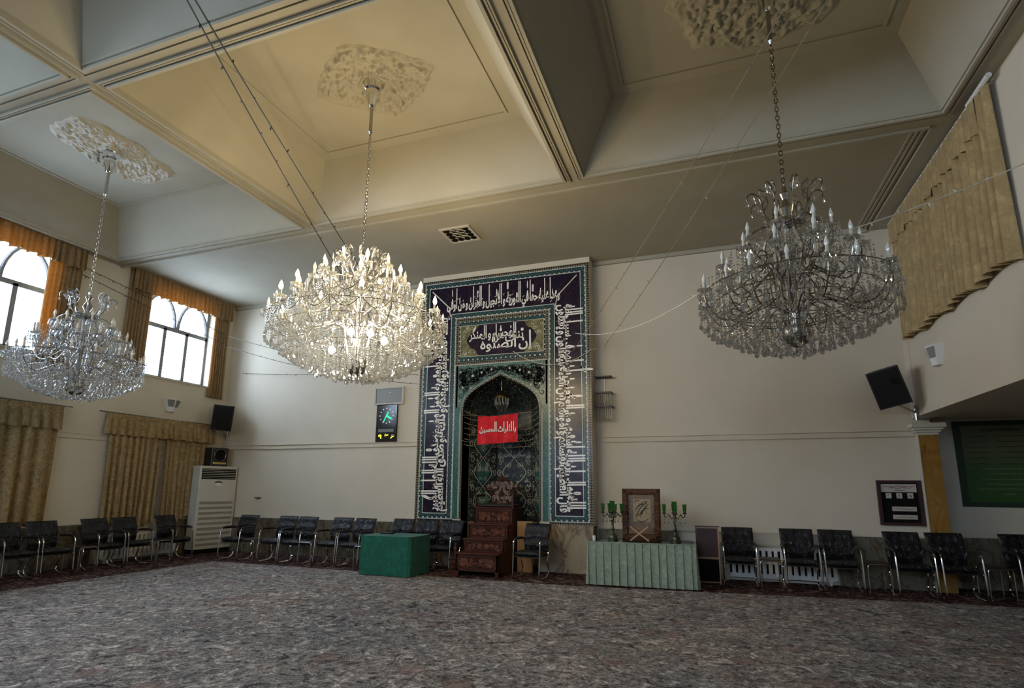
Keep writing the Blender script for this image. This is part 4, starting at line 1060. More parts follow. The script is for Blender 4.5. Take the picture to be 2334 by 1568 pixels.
# ================================================================== AIR CONDITIONER, SPEAKERS, RADIATORS
def ac():
    rz = R_(90-10.5); c = (-11.115, 10.39)         # front centre
    t = thing('air_conditioner', 'tall cream floor-standing air conditioner with louvred grille in the corner', 'air conditioner', (c[0], c[1], 0), rz)
    w, d, h = .94, .31, 2.0
    m = MB(); m.bbox(-w/2, w/2, 0.0, d, .10, h, .012); m.box(-w/2-.01, w/2+.01, -.01, d+.01, h-.015, h+.008); m.build('cabinet', M['off_white'], t)
    m = MB(); m.box(-w/2+.03, w/2-.03, .02, d-.02, 0, .10); m.build('plinth', M['dark_slot'], t)
    m = MB(); m.box(-w/2+.04, w/2-.04, -.004, .01, 1.70, 1.95); m.build('outlet_opening', M['dark_slot'], t)
    m = MB()
    for k in range(6): m.box(-w/2+.04, w/2-.04, -.014, -.002, 1.725+k*.040, 1.733+k*.040)
    m.build('outlet_louvre', M['off_white'], t)
    m = MB(); pts = [(-.11+.22*k/12, -.008, 1.655-.035*((2*k/12-1)**2)) for k in range(13)]
    m.add([(x, y, z) for x, y, z in pts]+[(x*.8, y, z-.030*(1-(2*i/12-1)**2)) for i, (x, y, z) in enumerate(pts)], [(i, i+1, 14+i, 13+i) for i in range(12)]); m.build('control_window', M['dark_slot'], t)
    m = MB(); m.bbox(-.065, .065, -.016, 0, 1.53, 1.61, .006); m.build('control_flap', M['white_gloss'], t)
    m = MB(); m.box(-w/2+.03, w/2-.03, -.006, .01, 1.64, 1.645); m.box(-w/2+.03, w/2-.03, -.01, .01, 1.19, 1.195); m.build('panel_seam', M['off_white'], t)
    m = MB(); m2 = MB()
    for k in range(9):
        z = 1.13-k*.118; m.box(-w/2+.06, w/2-.05, -.003, .004, z-.012, z+.045)
        for j in range(3): m2.box(-w/2+.06, w/2-.05, -.008, 0, z-.010+j*.019, z-.004+j*.019)
    m.build('intake_opening', mat('ac_grille_shadow', (.16, .15, .11), .7), t); m2.build('intake_louvre', M['off_white'], t)
    s = thing('speaker', 'small square black speaker with round cone standing on the air conditioner', 'speaker', (-11.23, 10.45, 2.008), rz)
    m = MB(); m.bbox(-.21, .21, -.02, .26, 0, .45, .012); m.build('cabinet', M['black'], s)
    def disc(mb, r0, r1, y, cx=0, cz=.27, n=24):
        mb.tube([(cx+(r0+r1)/2*math.cos(a), y, cz+(r0+r1)/2*math.sin(a)) for a in [k*2*PI/n for k in range(n)]], (r1-r0)/2, 6, closed=True)
    m = MB(); m.add([(.14*math.cos(a), -.024, .27+.14*math.sin(a)) for a in [k*PI/12 for k in range(24)]], [tuple(range(24))]); disc(m, .045, .06, -.026); m.build('cone', M['dark_slot'], s)
    m = MB(); disc(m, .135, .150, -.026); m.build('cone_ring', M['dark_metal'], s)
    m = MB(); m.box(-.17, .17, -.026, -.02, .055, .10); m.build('bottom_grille', M['brass'], s)
ac()
def pa_speaker(loc, rot, label, w, h, d, wall, flip=1):
    t = thing('speaker', label, 'speaker', loc); t.rotation_euler = rot
    m = MB(); m.prism([(-w/2, -d/2), (w/2, -d/2), (w*.36, d/2), (-w*.36, d/2)], 2, -h/2, h/2); m.build('cabinet', M['black'], t)
    m = MB(); m.box(-w/2+.02, w/2-.02, -d/2-.012, -d/2, -h/2+.02, h/2-.02); m.build('front_grille', M['black_cloth'], t)
    if flip: m = MB(); m.box(.06, .17, -d/2-.018, -d/2-.010, .02, .13); m.build('logo_plate', M['dark_slot'], t)
    m = MB(); iv = t.matrix_basis.inverted() if False else None
    inv = (Matrix.Translation(loc) @ Matrix.Rotation(rot[2], 4, 'Z') @ Matrix.Rotation(rot[1], 4, 'Y') @ Matrix.Rotation(rot[0], 4, 'X')).inverted()
    a = inv @ Vector(wall); m.tube([(0, d*.3, -h*.35), (0, d*.3, -h*.52), tuple(a)], .018, 6); m.tube([tuple(inv @ (Vector(wall)+Vector((0, 0, .12)))), tuple(inv @ (Vector(wall)-Vector((0, 0, .12))))], .025, 6)
    m.build('wall_bracket', M['dull_chrome'], t)
pa_speaker((2.84, 10.38, 3.21), (R_(14), R_(-12), R_(-24)), 'large black speaker tilted downwards in the corner above the amber pilaster', .46, .62, .36, (3.23, 10.62, 2.80))
pa_speaker((-11.22, 10.45, 3.19), (R_(6), R_(4), R_(38)), 'black speaker on the wall corner above the air conditioner', .46, .62, .34, (-11.5, 10.85, 2.80), 0)
m = MB(); m.tube([(XL+.10, 10.5, 2.8), (XL+.10, 10.5, 2.5)], .01, 6); 
def radiator(t, w, x0, z0, h, n, flipx=False):
    m = MB(); m.box(x0, x0+w, 0, .012, z0, z0+h); m.build('dark_gap', M['dark_slot'], t)
    m = MB(); m.box(x0, x0+w, -.05, .0, z0+h-.05, z0+h); m.box(x0, x0+w, -.05, 0, z0, z0+.07); m.box(x0, x0+w, -.05, 0, z0+h*.46, z0+h*.56)
    for k in range(n+1): x = x0+w*k/n; m.bbox(x-w/n*.32, x+w/n*.32, -.055, .0, z0+.02, z0+h-.02, .008)
    m.build('radiator_sections', M['white_gloss'], t)
    m = MB(); 
    for x in (x0+.08, x0+w-.08): m.box(x-.02, x+.02, -.04, 0.0, 0, z0+.01)
    m.build('feet', M['white_gloss'], t)
t = thing('radiator', 'white slotted radiator against the back wall behind the chairs beside the panel screen', 'radiator', (0, 10.80, 0)); radiator(t, 1.75, .12, .07, .50, 18)
t = thing('radiator', 'white slotted radiator under the long gold curtain on the left wall', 'radiator', (XL+.12, 8.9, 0), PI/2); radiator(t, 1.6, -.8, .07, .50, 16)

# ================================================================== PULPIT, TABLES AND WHAT STANDS ON THEM
def pulpit():
    t = thing('pulpit', 'dark carved wooden pulpit of four steps rising into the prayer niche', 'pulpit', (-3.96, 9.40, 0))
    w = .41
    # tread heights and front faces
    ys = [0, .30, .56, .82]; zs = [.41, .63, .885, 1.18]
    for k in range(4):
        ya = ys[k]; yb_ = ys[k+1] if k < 3 else 1.32; zt = zs[k]; zb_ = 0 if k == 0 else zs[k-1]-.03
        m = MB(); m.bbox(-w, w, ya-.03, yb_+.02, zt-.03, zt, .008)
        lo = .10 if k == 0 else zb_
        m.box(-w+.005, w-.005, ya, ya+.02, lo, zt-.03)
        st = m.build('step', M['wood'], t)
        m = MB(); m.box(-w+.05, w-.05, ya-.010, ya+.002, lo+.045, zt-.065); m.build('carved_panel', M['wood_carved'], st)
        m = MB()
        for a, b, c, d in ((-w+.035, w-.035, lo+.03, lo+.045), (-w+.035, w-.035, zt-.065, zt-.05), (-w+.035, -w+.05, lo+.03, zt-.05), (w-.05, w-.035, lo+.03, zt-.05)): m.box(a, b, ya-.016, ya+.002, c, d)
        m.build('panel_moulding', M['wood'], st)
        m = MB(); rnd = random.Random(k); hh = (zt-.065-lo-.045)/2; zc = lo+.045+hh
        for j in range(26):
            x = rnd.uniform(.02, w-.09); z = zc+rnd.uniform(-.6, .6)*hh
            for s in (-1, 1): m.tube([(s*a, ya-.012, b) for a, b in spiral(x, z, hh*rnd.uniform(.22, .42), 1.1, rnd.uniform(0, 6), 1, 12)], .006, 4)
        m.build('carved_scrolls', M['wood_scroll'], st)
    for s in (-1, 1):
        m = MB(); poly = [(.02, .08), (.02, .38), (.30, .38), (.30, .60), (.56, .60), (.56, .855), (.82, .855), (.82, 1.15), (1.30, 1.15), (1.30, .0), (.3, 0), (.2, .08)]
        x0, x1 = sorted((s*w, s*(w-.025))); m.prism([(a, b) for a, b in poly], 0, x0, x1); m.build('side_board', M['wood'], t)
        m = MB(); m.bbox(*sorted((s*w, s*(w-.06))), 0, .06, 0, .40, .006); m.build('leg', M['wood'], t)
        m = MB(); m.bbox(*sorted((s*(w-.01), s*(w-.05))), .80, .86, 1.15, 1.42, .006); m.bbox(*sorted((s*(w-.01), s*(w-.05))), .84, 1.28, 1.37, 1.42, .006); m.build('arm', M['wood'], t)
    m = MB(); m.bbox(-.36, .36, .86, 1.28, 1.18, 1.24, .02); m.build('seat', M['wood_vdark'], t)
    m = MB(); out = [(-.24, 1.20), (.24, 1.20), (.25, 1.50)]+[(.30, 1.52), (.38, 1.50), (.40, 1.56), (.33, 1.60), (.24, 1.64), (.14, 1.70), (.05, 1.76), (0, 1.79)]
    out = out+[(-a, b) for a, b in out[::-1]][1:-2]+[]
    m.prism([(a, b) for a, b in out], 1, 1.27, 1.31); m.build('backrest', M['wood_carved'], t)
    m = MB(); rnd = random.Random(2)
    for k in range(34):
        x = rnd.uniform(0, .20); z = rnd.uniform(1.25, 1.66)
        for s in (-1, 1): ribbon(m, spiral(s*x, z, rnd.uniform(.02, .045), 1.1, rnd.uniform(0, 6), s, 14), .012, (0, 1.262, 0), (1, 0, 0), (0, 0, 1), (0, -1, 0), .006)
    for k in range(14):
        x = rnd.uniform(0, .33); z = 1.56+rnd.uniform(-.03, .12)*(1-x*2)
        for s in (-1, 1): ribbon(m, spiral(s*x, z, .03, 1.1, rnd.uniform(0, 6), s, 14), .012, (0, 1.262, 0), (1, 0, 0), (0, 0, 1), (0, -1, 0), .006)
    m.build('backrest_carving', mat('pale_carving', (.30, .22, .18), .5), t)
pulpit()
t = thing('carved_box', 'small carved brown wooden box with a turned finial left of the pulpit foot', 'box', (-4.475, 9.62, 0))
m = MB(); m.bbox(-.08, .08, -.10, .10, .03, .27, .008); m.box(-.09, .09, -.11, .11, .0, .03); m.box(-.09, .09, -.11, .11, .27, .29); m.build('body', M['wood'], t)
m = MB(); m.box(-.055, .055, -.106, -.098, .08, .21); m.build('carved_panel', M['wood_carved'], t)
m = MB(); m.lathe([(.03, .29), (.035, .31), (.015, .35), (.03, .42), (.035, .46), (.012, .50), (.02, .53), (.004, .56)], 10, (.0, 0, 0)); m.build('finial', M['wood'], t, smooth=True)

# green table
t = thing('draped_table', 'low table covered to the floor by a dark green cloth', 'table', (-5.53, 9.28, 0), -.02)
m = MB(); m.box(-.50, .50, -.33, .33, .64, .67)
for sx in (-.46, .46):
    for sy in (-.29, .29): m.box(sx-.02, sx+.02, sy-.02, sy+.02, 0, .64)
m.build('table_frame', M['wood_vdark'], t)
m = MB()
def drape(u, v):
    per = [(-.53, -.37), (.53, -.37), (.53, .37), (-.53, .37)]; q = (u % 1)*4; i = int(q) % 4; f = q-int(q); a, b = per[i], per[(i+1) % 4]
    x, y = a[0]+(b[0]-a[0])*f, a[1]+(b[1]-a[1])*f
    rc = 1-.035*(1-abs(2*f-1))**0*(1 if f < .04 or f > .96 else 0)
    k = 1+.015*v*math.sin(u*2*PI*17)*(.5+.5*math.sin(u*31))+.012*v*math.sin(u*2*PI*7+1)
    return (x*k*rc, y*k*rc, .682-.672*v)
m.grid(drape, 160, 10); m.add([(-.53, -.37, .683), (.53, -.37, .683), (.53, .37, .683), (-.53, .37, .683)], [(0, 1, 2, 3)])
m.build('green_cover', M['green_cloth'], t, smooth=True)
o = MB().bbox(-.13, .13, -.07, .07, 0, .03, .008).build('black_case', M['black'], loc=(-5.80, 9.42, .686)); tag(o, 'flat black case lying on the green-covered table', 'case')

# sage table with pleated skirt
SX, SY = -1.135, 9.82
t = thing('skirted_table', 'long table with pleated sage-green skirt and dark top beside the marble pier', 'table', (SX, SY, 0), R_(3))
m = MB(); m.bbox(-.83, .83, -.37, .40, .665, .695, .006)
for sx in (-.78, .78):
    for sy in (-.32, .34): m.box(sx-.02, sx+.02, sy-.02, sy+.02, 0, .665)
m.build('table_top', mat('dark_glass_top', (.02, .022, .02), .06, spec=.8), t)
m = MB()
def skirt(u, v):
    L_ = [.72, 1.66, .72]; tot = sum(L_); s = u*tot
    if s < L_[0]: x, y, nx, ny = -.85, .34-s, -1, 0
    elif s < L_[0]+L_[1]: x, y, nx, ny = -.85+(s-L_[0])*1.024, -.385, 0, -1
    else: x, y, nx, ny = .85, -.38+(s-L_[0]-L_[1]), 1, 0
    f = (u*25.5) % 1; a = .035*(f**1.6)*(.35+.65*v)+.02*v
    return (x+nx*a, y+ny*a+(.0), .690-.672*v)
m.grid(skirt, 400, 6); m.build('pleated_skirt', M['sage_cloth'], t)
m = MB(); m.box(-.86, .86, -.40, -.39, .672, .694); m.build('skirt_band', M['sage_cloth'], t)

t = thing('framed_calligraphy', 'calligraphy picture in a wide carved walnut frame leaning on the sage table', 'picture', (-1.145, 9.95, .695), R_(-2)); t.rotation_euler[0] = R_(-5)
m = MB()
for k, (a, y, tt) in enumerate(((0, -.03, .035), (.03, -.045, .05), (.075, -.03, .03))):
    x, z0, z1 = .325-a, a, .86-a; m.box(-x, x, y, 0, z0, z0+tt); m.box(-x, x, y, 0, z1-tt, z1); m.box(-x, -x+tt, y, 0, z0, z1); m.box(x-tt, x, y, 0, z0, z1)
m.build('frame', M['walnut'], t)
m = MB(); m.box(-.25, .25, -.012, 0, .09, .78); m.build('backboard', wood_mat('brown_mat_board', (.20, .13, .07), (.13, .08, .045)), t)
m = MB(); m.box(-.14, .16, -.016, -.011, .30, .68); m.build('inner_sheet', mat('aged_paper', (.32, .25, .15), .8), t)
m = MB(); rnd = random.Random(6)
for k, (x0, z0, x1, z1, b) in enumerate([(-.10, .36, .10, .62, .06), (-.02, .38, .13, .60, .04), (-.11, .48, .05, .58, .05), (-.08, .34, .12, .36, -.05), (-.05, .55, .12, .64, .03), (.0, .44, .13, .52, .04), (-.12, .62, -.02, .66, .02), (-.09, .42, .02, .50, -.04)]):
    ribbon(m, [(x0+(x1-x0)*s, z0+(z1-z0)*s+b*math.sin(PI*s)) for s in [j/14 for j in range(15)]], .014, (0, -.016, 0), (1, 0, 0), (0, 0, 1), (0, -1, 0), .004)
for k in range(12): x, z = rnd.uniform(-.1, .13), rnd.uniform(.36, .66); m.tube([(x-.006, -.021, z), (x+.006, -.021, z+.003)], .005, 4)
m.build('pen_strokes', M['ink'], t)
m = MB()
for k in range(44): 
    sx_ = -.20 if k % 2 else .21; ribbon(m, spiral(sx_, .12+.64*rnd.random(), .022, 1.1, rnd.uniform(0, 6), 1, 12), .008, (0, -.012, 0), (1, 0, 0), (0, 0, 1), (0, -1, 0), .004)
m.build('border_pattern', M['wood_vdark'], t)
t = thing('book_stand', 'folding wooden X-shaped book stand in front of the framed calligraphy', 'book stand', (-1.14, 9.62, .695))
for s in (-1, 1):
    m = MB(); A = Matrix.Rotation(s*R_(52), 4, 'Y'); m.box(-.012, .012, -.09+(.0 if s > 0 else .004), .09, -.19, .19, Matrix.Translation((0, 0, .135)) @ A); m.build('board', M['wood_lt'], t)
def candelabrum(x, y, rz, label):
    t = thing('candelabrum', label, 'candelabrum', (x, y, .695), rz, 'candelabra with green glass cups')
    m = MB(); m.lathe([(.085, 0), (.085, .025), (.07, .035), (.07, .07), (.055, .09), (.03, .12), (.022, .16), (.035, .19), (.02, .22), (.018, .30), (.03, .33), (.018, .36), (.025, .42), (.02, .44)], 14); m.build('stand', M['bronze'], t, smooth=True)
    def cup(p, parent, k):
        m = MB(); m.lathe([(.022, 0), (.036, .03), (.036, .10), (.042, .135), (.052, .15), (.048, .15), (.038, .135), (.032, .10), (.032, .03), (.0, .01)], 14, tuple(Vector(p)), cap=False) if k == 0 else m.lathe([(.018, 0), (.029, .03), (.029, .09), (.034, .115), (.042, .125), (.038, .125), (.030, .115), (.025, .09), (.025, .03), (.0, .01)], 14, tuple(Vector(p)), cap=False)
        m.build('glass_cup', M['green_glass'], parent, smooth=True)
    cup((0, 0, .50), t, 0); m = MB(); m.lathe([(.02, .42), (.045, .47), (.03, .50)], 12); m.build('centre_cup_holder', M['bronze'], t, smooth=True)
    for k in range(4):
        a = k*PI/2+.25; ca, sa = math.cos(a), math.sin(a); m = MB()
        m.tube([(ca*p.x, sa*p.x, p.z) for p in smooth_path([(.01, 0, .40), (.05, 0, .37), (.075, 0, .41), (.10, 0, .44), (.13, 0, .39), (.16, 0, .41), (.165, 0, .45)], 4)], .009, 6)
        m.lathe([(.008, .445), (.04, .455), (.02, .475), (.018, .48)], 10, (ca*.165, sa*.165, 0)); ar = m.build('arm', M['bronze'], t, smooth=True)
        cup((ca*.165, sa*.165, .48), ar, 1)
        m = MB(); 
        for d in (.10, .165): bead_geo(m, (ca*d, sa*d, .36), .010); drop_geo(m, (ca*d, sa*d, .35), .06, .012, 6)
        m.build('crystal_drop', M['crystal'], ar)
candelabrum(-1.60, 9.72, .2, 'green glass candelabrum beside the marble pier end of the sage table')
candelabrum(-.585, 9.80, -.1, 'green glass candelabrum beside the panel screen end of the sage table')
o = MB().lathe([(.025, 0), (.028, .07), (.02, .075)], 12).build('white_cup', M['white_gloss'], smooth=True, loc=(-1.90, 9.62, .695)); tag(o, 'small white cup at the end of the sage table next to the marble pier', 'cup')

t = thing('panel_screen', 'dark maroon panel board with thin wooden frame between sage table and radiator', 'panel screen', (-.09, 10.27, 0))
m = MB()
for a, b, c, d in ((-.185, .185, .90, .925), (-.185, -.17, 0, .90), (.16, .185, 0, .90), (-.16, .17, .40, .43), (-.16, .17, .02, .04)): m.box(a, b, -.02, .02, c, d)
m.build('frame', M['wood_lt'], t)
m = MB(); m.box(-.17, .16, -.01, .01, .43, .90); m.build('upper_panel', M['maroon'], t)
m = MB(); m.box(-.17, .16, -.01, .01, .04, .40); m.build('lower_panel', M['dark_slot'], t)
m = MB(); m.box(-.20, .20, -.025, .025, .925, .94); m.build('cap', M['wood_vdark'], t)
m = MB(); m.box(-.19, -.175, -.02, .30, .0, .92); m.build('side_wing', M['wood_vdark'], t)
t = tag(MB().bbox(-.15, .15, -.03, .03, 0, .93, .004).build('cardboard_box', M['cardboard'], loc=(-3.35, 10.30, 0)), 'flat brown cardboard box standing upright behind the lone armchair', 'box')

# ================================================================== THINGS ON THE WALLS
t = thing('wall_speaker_panel', 'grey panel in a white frame on the wall directly above the clock', 'wall panel', (-6.81, YB, 3.60))
m = MB(); 
for a, b, c, d in ((-.375, .375, .17, .20), (-.375, .375, -.20, -.17), (-.375, -.345, -.17, .17), (.345, .375, -.17, .17)): m.box(a, b, -.06, 0, c, d)
m.build('frame', M['moulding'], t); m = MB(); m.box(-.345, .345, -.045, 0, -.17, .17); m.build('panel', mat('brushed_grey_panel', (.16, .15, .12), .35, .4), t)
m = MB(); m.lathe([(.012, 0), (.010, .01)], 8, (.03, -.052, .07)); m.build('screw', M['chrome'], t)
t = thing('digital_clock', 'tall black digital wall clock with green hands and yellow digits', 'clock', (-6.85, YB, 2.97))
m = MB(); m.bbox(-.27, .27, -.05, 0, -.42, .42, .006); m.build('case', mat('gloss_black', (.008, .008, .009), .12), t)
m = MB(); 
for k in range(12): a = k*PI/6; m.lathe([(.010, -.053), (.010, -.058)], 6) if False else m.box(.17*math.sin(a)-.009, .17*math.sin(a)+.009, -.056, -.05, .17+.17*math.cos(a)-.009, .17+.17*math.cos(a)+.009)
m.build('dial_dots', M['pink_led'], t)
m = MB()
for ang, l, w_ in ((R_(118), .145, .020), (R_(207), .16, .012), (R_(28), .10, .016)): m.tube([(0, -.056, .17), (l*math.sin(ang), -.056, .17+l*math.cos(ang))], w_, 4)
m.build('dial_hands', M['green_led'], t)
m = MB(); m.box(-.20, .20, -.054, -.05, -.20, -.13); m.build('grey_strip', mat('clock_strip', (.14, .15, .12), .5), t)
m = MB()
for s_, x in (('۹', -.20), ('۳', -.04), ('۶', .12)): m = MB(); put_text(m, text_geo(s_, .095, .13, 2, 1, .03), (x, -.052, -.345), (1, 0, 0), (.18, 0, 1), (0, -1, 0), .004); m.build('digit', M['yellow_led'], t)
t = thing('wall_hook', 'tiny dark wall bracket low on the wall right of the air conditioner', 'bracket', (-10.36, YB, 1.27))
m = MB(); m.box(-.09, .09, -.035, 0, -.01, .01); m.box(-.03, .03, -.03, 0, -.03, -.01); m.build('bracket', M['dark_metal'], t)

def wall_lamp(loc, rz, label):
    t = thing('wall_lamp', label, 'wall lamp', loc, rz, 'white tapered wall lamps')
    top = [(-.22, 0), (-.20, -.10), (0, -.17), (.20, -.10), (.22, 0)]; bot = [(-.10, 0), (-.085, -.06), (0, -.10), (.085, -.06), (.10, 0)]
    m = MB(); vs = [(x, y, .14) for x, y in top]+[(x, y, -.15) for x, y in bot]
    m.add(vs, [(i, i+1, 6+i, 5+i) for i in range(4)]+[(0, 1, 2, 3, 4), (9, 8, 7, 6, 5)]); m.build('shade', M['white_gloss'], t)
    for i in (1, 2):
        m = MB(); A, B, C, D = [Vector(vs[j]) for j in (i, i+1, 6+i, 5+i)]
        q = lambda u, v: (A*(1-u)+B*u)*(1-v)+(D*(1-u)+C*u)*v
        n = (B-A).cross(D-A).normalized(); n = n if n.y < 0 else -n
        m.add([q(.10, .08)+n*.004, q(.90, .08)+n*.004, q(.90, .62)+n*.004, q(.10, .62)+n*.004], [(0, 1, 2, 3)]); m.build('grille', M['frame_grey'], t)
wall_lamp((XL, 9.32, 3.36), PI/2, 'small white wall lamp between the upper and lower curtains near the corner')
wall_lamp((XR, 9.50, 3.50), -PI/2, 'small white wall lamp under the large curtain on the right-hand wall')

t = thing('date_board', 'dark framed date board with white number cards beside the amber pilaster', 'notice board', (2.925, YB, 1.36))
m = MB()
for a, b, c, d in ((-.31, .31, .32, .36), (-.31, .31, -.36, -.32), (-.31, -.265, -.32, .32), (.265, .31, -.32, .32)): m.box(a, b, -.06, 0, c, d)
m.build('frame', M['maroon'], t); m = MB(); m.box(-.265, .265, -.015, 0, -.32, .32); m.build('backing', M['dark_slot'], t)
def card(x0, x1, z0, z1): return MB().box(x0, x1, -.022, -.014, z0, z1).build('card', M['paper'], t)
c = card(-.25, .25, .17, .30)
def squiggle(mb, x0, x1, z, h, seed, O=(0, -.022, 0)):
    rnd = random.Random(seed); pts = []; x = x0
    while x < x1: pts.append((x, z+rnd.uniform(-h, h))); x += rnd.uniform(.006, .016)
    ribbon(mb, [(p.x, p.z) for p in smooth_path([(a, 0, b) for a, b in pts], 2)], .008, O, (1, 0, 0), (0, 0, 1), (0, -1, 0), .002)
m = MB(); squiggle(m, -.22, .23, .26, .015, 1); squiggle(m, -.15, .2, .235, .012, 2); m.build('red_writing', M['redink'], c)
m = MB(); squiggle(m, -.08, .10, .195, .008, 3); m.build('black_writing', M['ink'], c)
for s_, x in (('۳', -.15), ('۲', .0), ('۵', .155)):
    c = card(x-.04, x+.04, .07, .155); m = MB(); put_text(m, text_geo(s_, .032, .065, 2, 1, .03), (x-.016, -.022, .09), (1, 0, 0), (0, 0, 1), (0, -1, 0), .002); m.build('number', M['ink'], c)
for z in (-.10, -.23):
    c = card(-.12, .22, z-.035, z+.035); m = MB(); squiggle(m, -.09, .20, z, .012, int(-z*100)); m.build('writing', M['redink'], c)
t = thing('green_sign', 'large green printed wall sign in a dark green border, inside the side hall', 'sign', (4.55, YH, 2.02))
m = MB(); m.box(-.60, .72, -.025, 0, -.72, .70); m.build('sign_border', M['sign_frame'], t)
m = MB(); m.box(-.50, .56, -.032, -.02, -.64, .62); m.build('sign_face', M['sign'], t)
m = MB()
for k, z in enumerate((.44, .35, .26, .17, .08, -.02)):
    for a, b in ((-.46, -.12), (-.06, .50)): squiggle(m, a, b, z, .010, 40+k, (0, -.032, 0))
squiggle(m, -.25, .33, .535, .025, 60, (0, -.032, 0)); squiggle(m, -.25, .33, .555, .02, 61, (0, -.032, 0)); m.build('dark_text_lines', M['ink'], t)
m = MB()
for k, z in enumerate((-.10, -.18, -.27, -.35, -.43, -.51)):
    a, b = ((-.25, .35), (-.2, .3), (-.3, .3), (-.25, .4), (-.38, .5), (-.05, .15))[k]; squiggle(m, a, b, z, .010, 70+k, (0, -.032, 0))
m.build('pale_text_lines', M['sheer'], t)
t = thing('crystal_wall_light', 'tiered wall light of crystal rods under black bars right of the tiled niche', 'wall light', (-1.885, YB, 3.43))
m = MB()
for z in (.30, -.02, -.30+.0): m.box(-.19, .19, -.22, 0, z-.012, z+.012) if False else m.box(-.165, .17, -.20, -.0, z-.010, z+.010)
m.build('bars', M['black'], t)
m = MB(); m.box(-.01, .01, -.02, 0, -.3, .3); m.build('backplate', M['white_gloss'], t)
m = MB(); rnd = random.Random(3)
for z in (-.035, -.315):
    for k in range(9):
        for y in (-.18,): x = -.145+.037*k; m.lathe([(.011, z), (.011, z-.18), (.017, z-.22), (.001, z-.26)], 5, (x, y, 0), cap=False)
m.build('crystal_rods', M['crystal'], t)

# fabric banner, niche lantern and light strings in the niche
t = thing('red_banner', 'red cloth banner with white lettering stretched across the niche opening', 'banner', (-3.99, 10.43, 2.71))
m = MB()
def ban(u, v):
    x = (u-.5)*.865; z = .30-.58*v+.02*(u-.5)*2-.012*math.sin(u*PI)*(1-v)*2; y = .012*math.sin(u*11+v*2)*v+.006*math.sin(u*23); return (x, y, z)
m.grid(ban, 30, 14); m.grid(lambda u, v: (ban(u, v)[0], ban(u, v)[1]+.004, ban(u, v)[2]), 30, 14, True); m.build('cloth', M['red_cloth'], t, smooth='all')
m = MB(); put_text(m, text_geo(shape_ar('يا لثارات الحسين'), .79, .135, .42, 3.2, .038), (-.385, -.016, -.045), (1, 0, 0), (0, 0, 1), (0, -1, 0), .004)
m.build('lettering', M['letters'], t)
m = MB()
for s in (-1, 1):
    m.tube([(s*.43, .0, .30+s*.01), (s*.63, -.01, .31), (s*.82, .055, .33)], .004, 4); m.tube([(s*.43, 0, -.26), (s*.65, 0, -.24), (s*.82, .055, -.2)], .004, 4)
m.build('tie_cords', M['string_pale'], t)
t = thing('niche_lantern', 'brass lantern with crystal rods hanging under the niche arch', 'lantern', (-4.02, 10.72, 3.14))
m = MB(); m.lathe([(.006, .62), (.006, .42), (.03, .40), (.05, .36), (.14, .31), (.16, .27), (.15, .25)], 16); m.build('brass_hood', M['brass'], t, smooth=True)
m = MB()
for k in range(12): a = k*PI/6; m.tube([(.145*math.cos(a), .145*math.sin(a), .25), (.14*math.cos(a), .14*math.sin(a), .12), (.08*math.cos(a), .08*math.sin(a), .02)], .012, 5)
drop_geo(m, (0, 0, .04), .08, .03); m.build('crystal_rods', M['crystal'], t)

def light_string(label, pts, sag, mat_, r=.006, group=None, nb=None, seed=0, bl=.045, name='light_string'):
    P = [Vector(p) for p in pts]; path = []
    for i in range(len(P)-1):
        n = 24
        for k in range(n+(1 if i == len(P)-2 else 0)):
            s = k/n; q = P[i].lerp(P[i+1], s); q.z -= sag[i]*4*s*(1-s); path.append(q)
    base = path[0].copy(); L_ = [p-base for p in path]
    m = MB(); m.tube([tuple(p) for p in L_], r, 5); rnd = random.Random(seed)
    tot = sum((L_[i+1]-L_[i]).length for i in range(len(L_)-1)); nb = nb if nb is not None else int(tot/.33)
    root = m.build(name, M[mat_], loc=base); tag(root, label, 'light string', group)
    m = MB()
    for k in range(nb):
        q = (k+.5)/nb*(len(L_)-1); i = int(q); p = L_[i].lerp(L_[min(i+1, len(L_)-1)], q-i)
        d = Vector((rnd.uniform(-1, 1), rnd.uniform(-.3, .3), rnd.uniform(-1, 1))).normalized()*bl
        m.tube([tuple(p), tuple(p+d*.5), tuple(p+d)], [r*1.1, r*1.3, r*.6], 4)
    if nb: m.build('mini_bulbs', M[mat_], root)
    return root

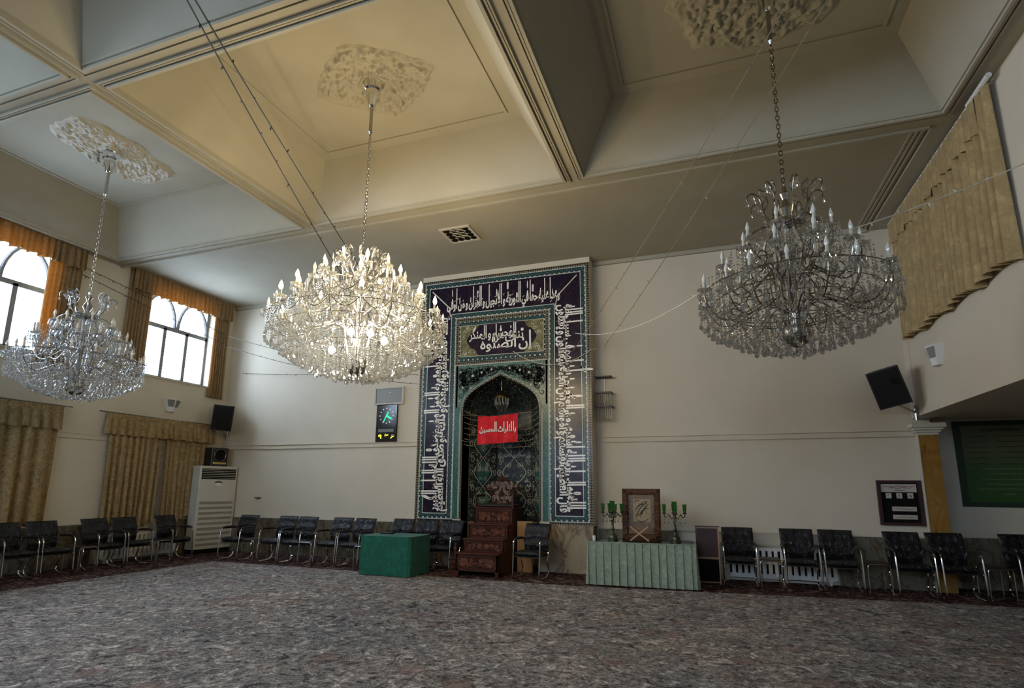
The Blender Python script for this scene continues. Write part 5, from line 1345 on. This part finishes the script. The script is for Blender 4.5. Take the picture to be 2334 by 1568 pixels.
S_ = light_string
S_('dark light string over the hall passing left of the lit chandelier, nearer the windows', [(-2.4, -.25, 6.13), (-4.26, 3.08, 5.9), (-7.18, 10.86, 5.14)], [.05, .12], 'string_dark', .008, 'dark light strings', seed=1)
S_('dark light string over the hall ending behind the top of the lit chandelier', [(-2.5, -.25, 6.13), (-4.19, 3.11, 5.9), (-6.77, 10.86, 5.46)], [.05, .10], 'string_dark', .008, 'dark light strings', seed=2)
S_('pale light string running from the niche towards the top edge, right-hand one of two', [(3.24, .6, 6.1), (1.18, 4.74, 5.7), (-1.86, 10.85, 4.38)], [.0, .10], 'string_pale', .005, 'pale light strings', seed=3)
S_('pale light string from the niche crossing the rod of the dark chandelier', [(3.24, 0, 6.1), (.87, 4.63, 5.7), (-2.42, 10.45, 4.22)], [.0, .10], 'string_pale', .005, 'pale light strings', seed=4)
S_('pale light string from the large right-hand curtain across the dark chandelier to the niche', [(3.22, 6.57, 4.85), (1.50, 5.95, 4.11), (1.22, 5.90, 4.06), (0.15, 7.50, 4.23), (-2.37, 10.47, 4.59)], [.03, .0, .1, .25], 'string_white', .008, 'pale light strings', seed=5)
S_('pale looped light string hanging across the calligraphy panel of the niche', [(-3.68, 10.46, 4.32), (-2.04, 10.46, 4.24), (-1.86, 10.86, 4.38)], [.30, .03], 'string_white', .006, 'pale light strings', seed=6)
S_('upper dark light string from the left-hand window corner to the niche', [(XL+.02, 6.97, 5.86), (-11.1, 10.2, 5.21), (-5.86, 10.47, 3.95)], [.0, .12], 'string_dark', .006, 'dark light strings at the windows', seed=7)
S_('lower dark light string from the left-hand window corner to the niche', [(XL+.02, 6.97, 5.70), (-11.15, 10.3, 4.96), (-5.86, 10.47, 3.75)], [.0, .14], 'string_dark', .006, 'dark light strings at the windows', seed=8)
S_('short thin dark light string just below the lit chandelier from the wall corner', [(-11.2, 10.86, 4.40), (-5.86, 10.48, 4.15)], [.10], 'string_dark', .005, 'dark light strings at the windows', seed=9)
for k in range(7):
    z = 3.12-.115*k
    S_('thin pale light string draped %s the banner in the niche arch' % ('above', 'behind the top of', 'behind the upper part of', 'behind the middle of', 'behind the lower part of', 'behind the hem of', 'below')[k],
       [(PX-.81, 10.53, z), (PX-.42, 10.60, z-.10+.02*k), (PX+.42, 10.60, z-.06), (PX+.81, 10.53, z+.06)], [.03, .05, .05], 'string_pale', .005, 'light strings inside the niche', nb=8, seed=20+k)
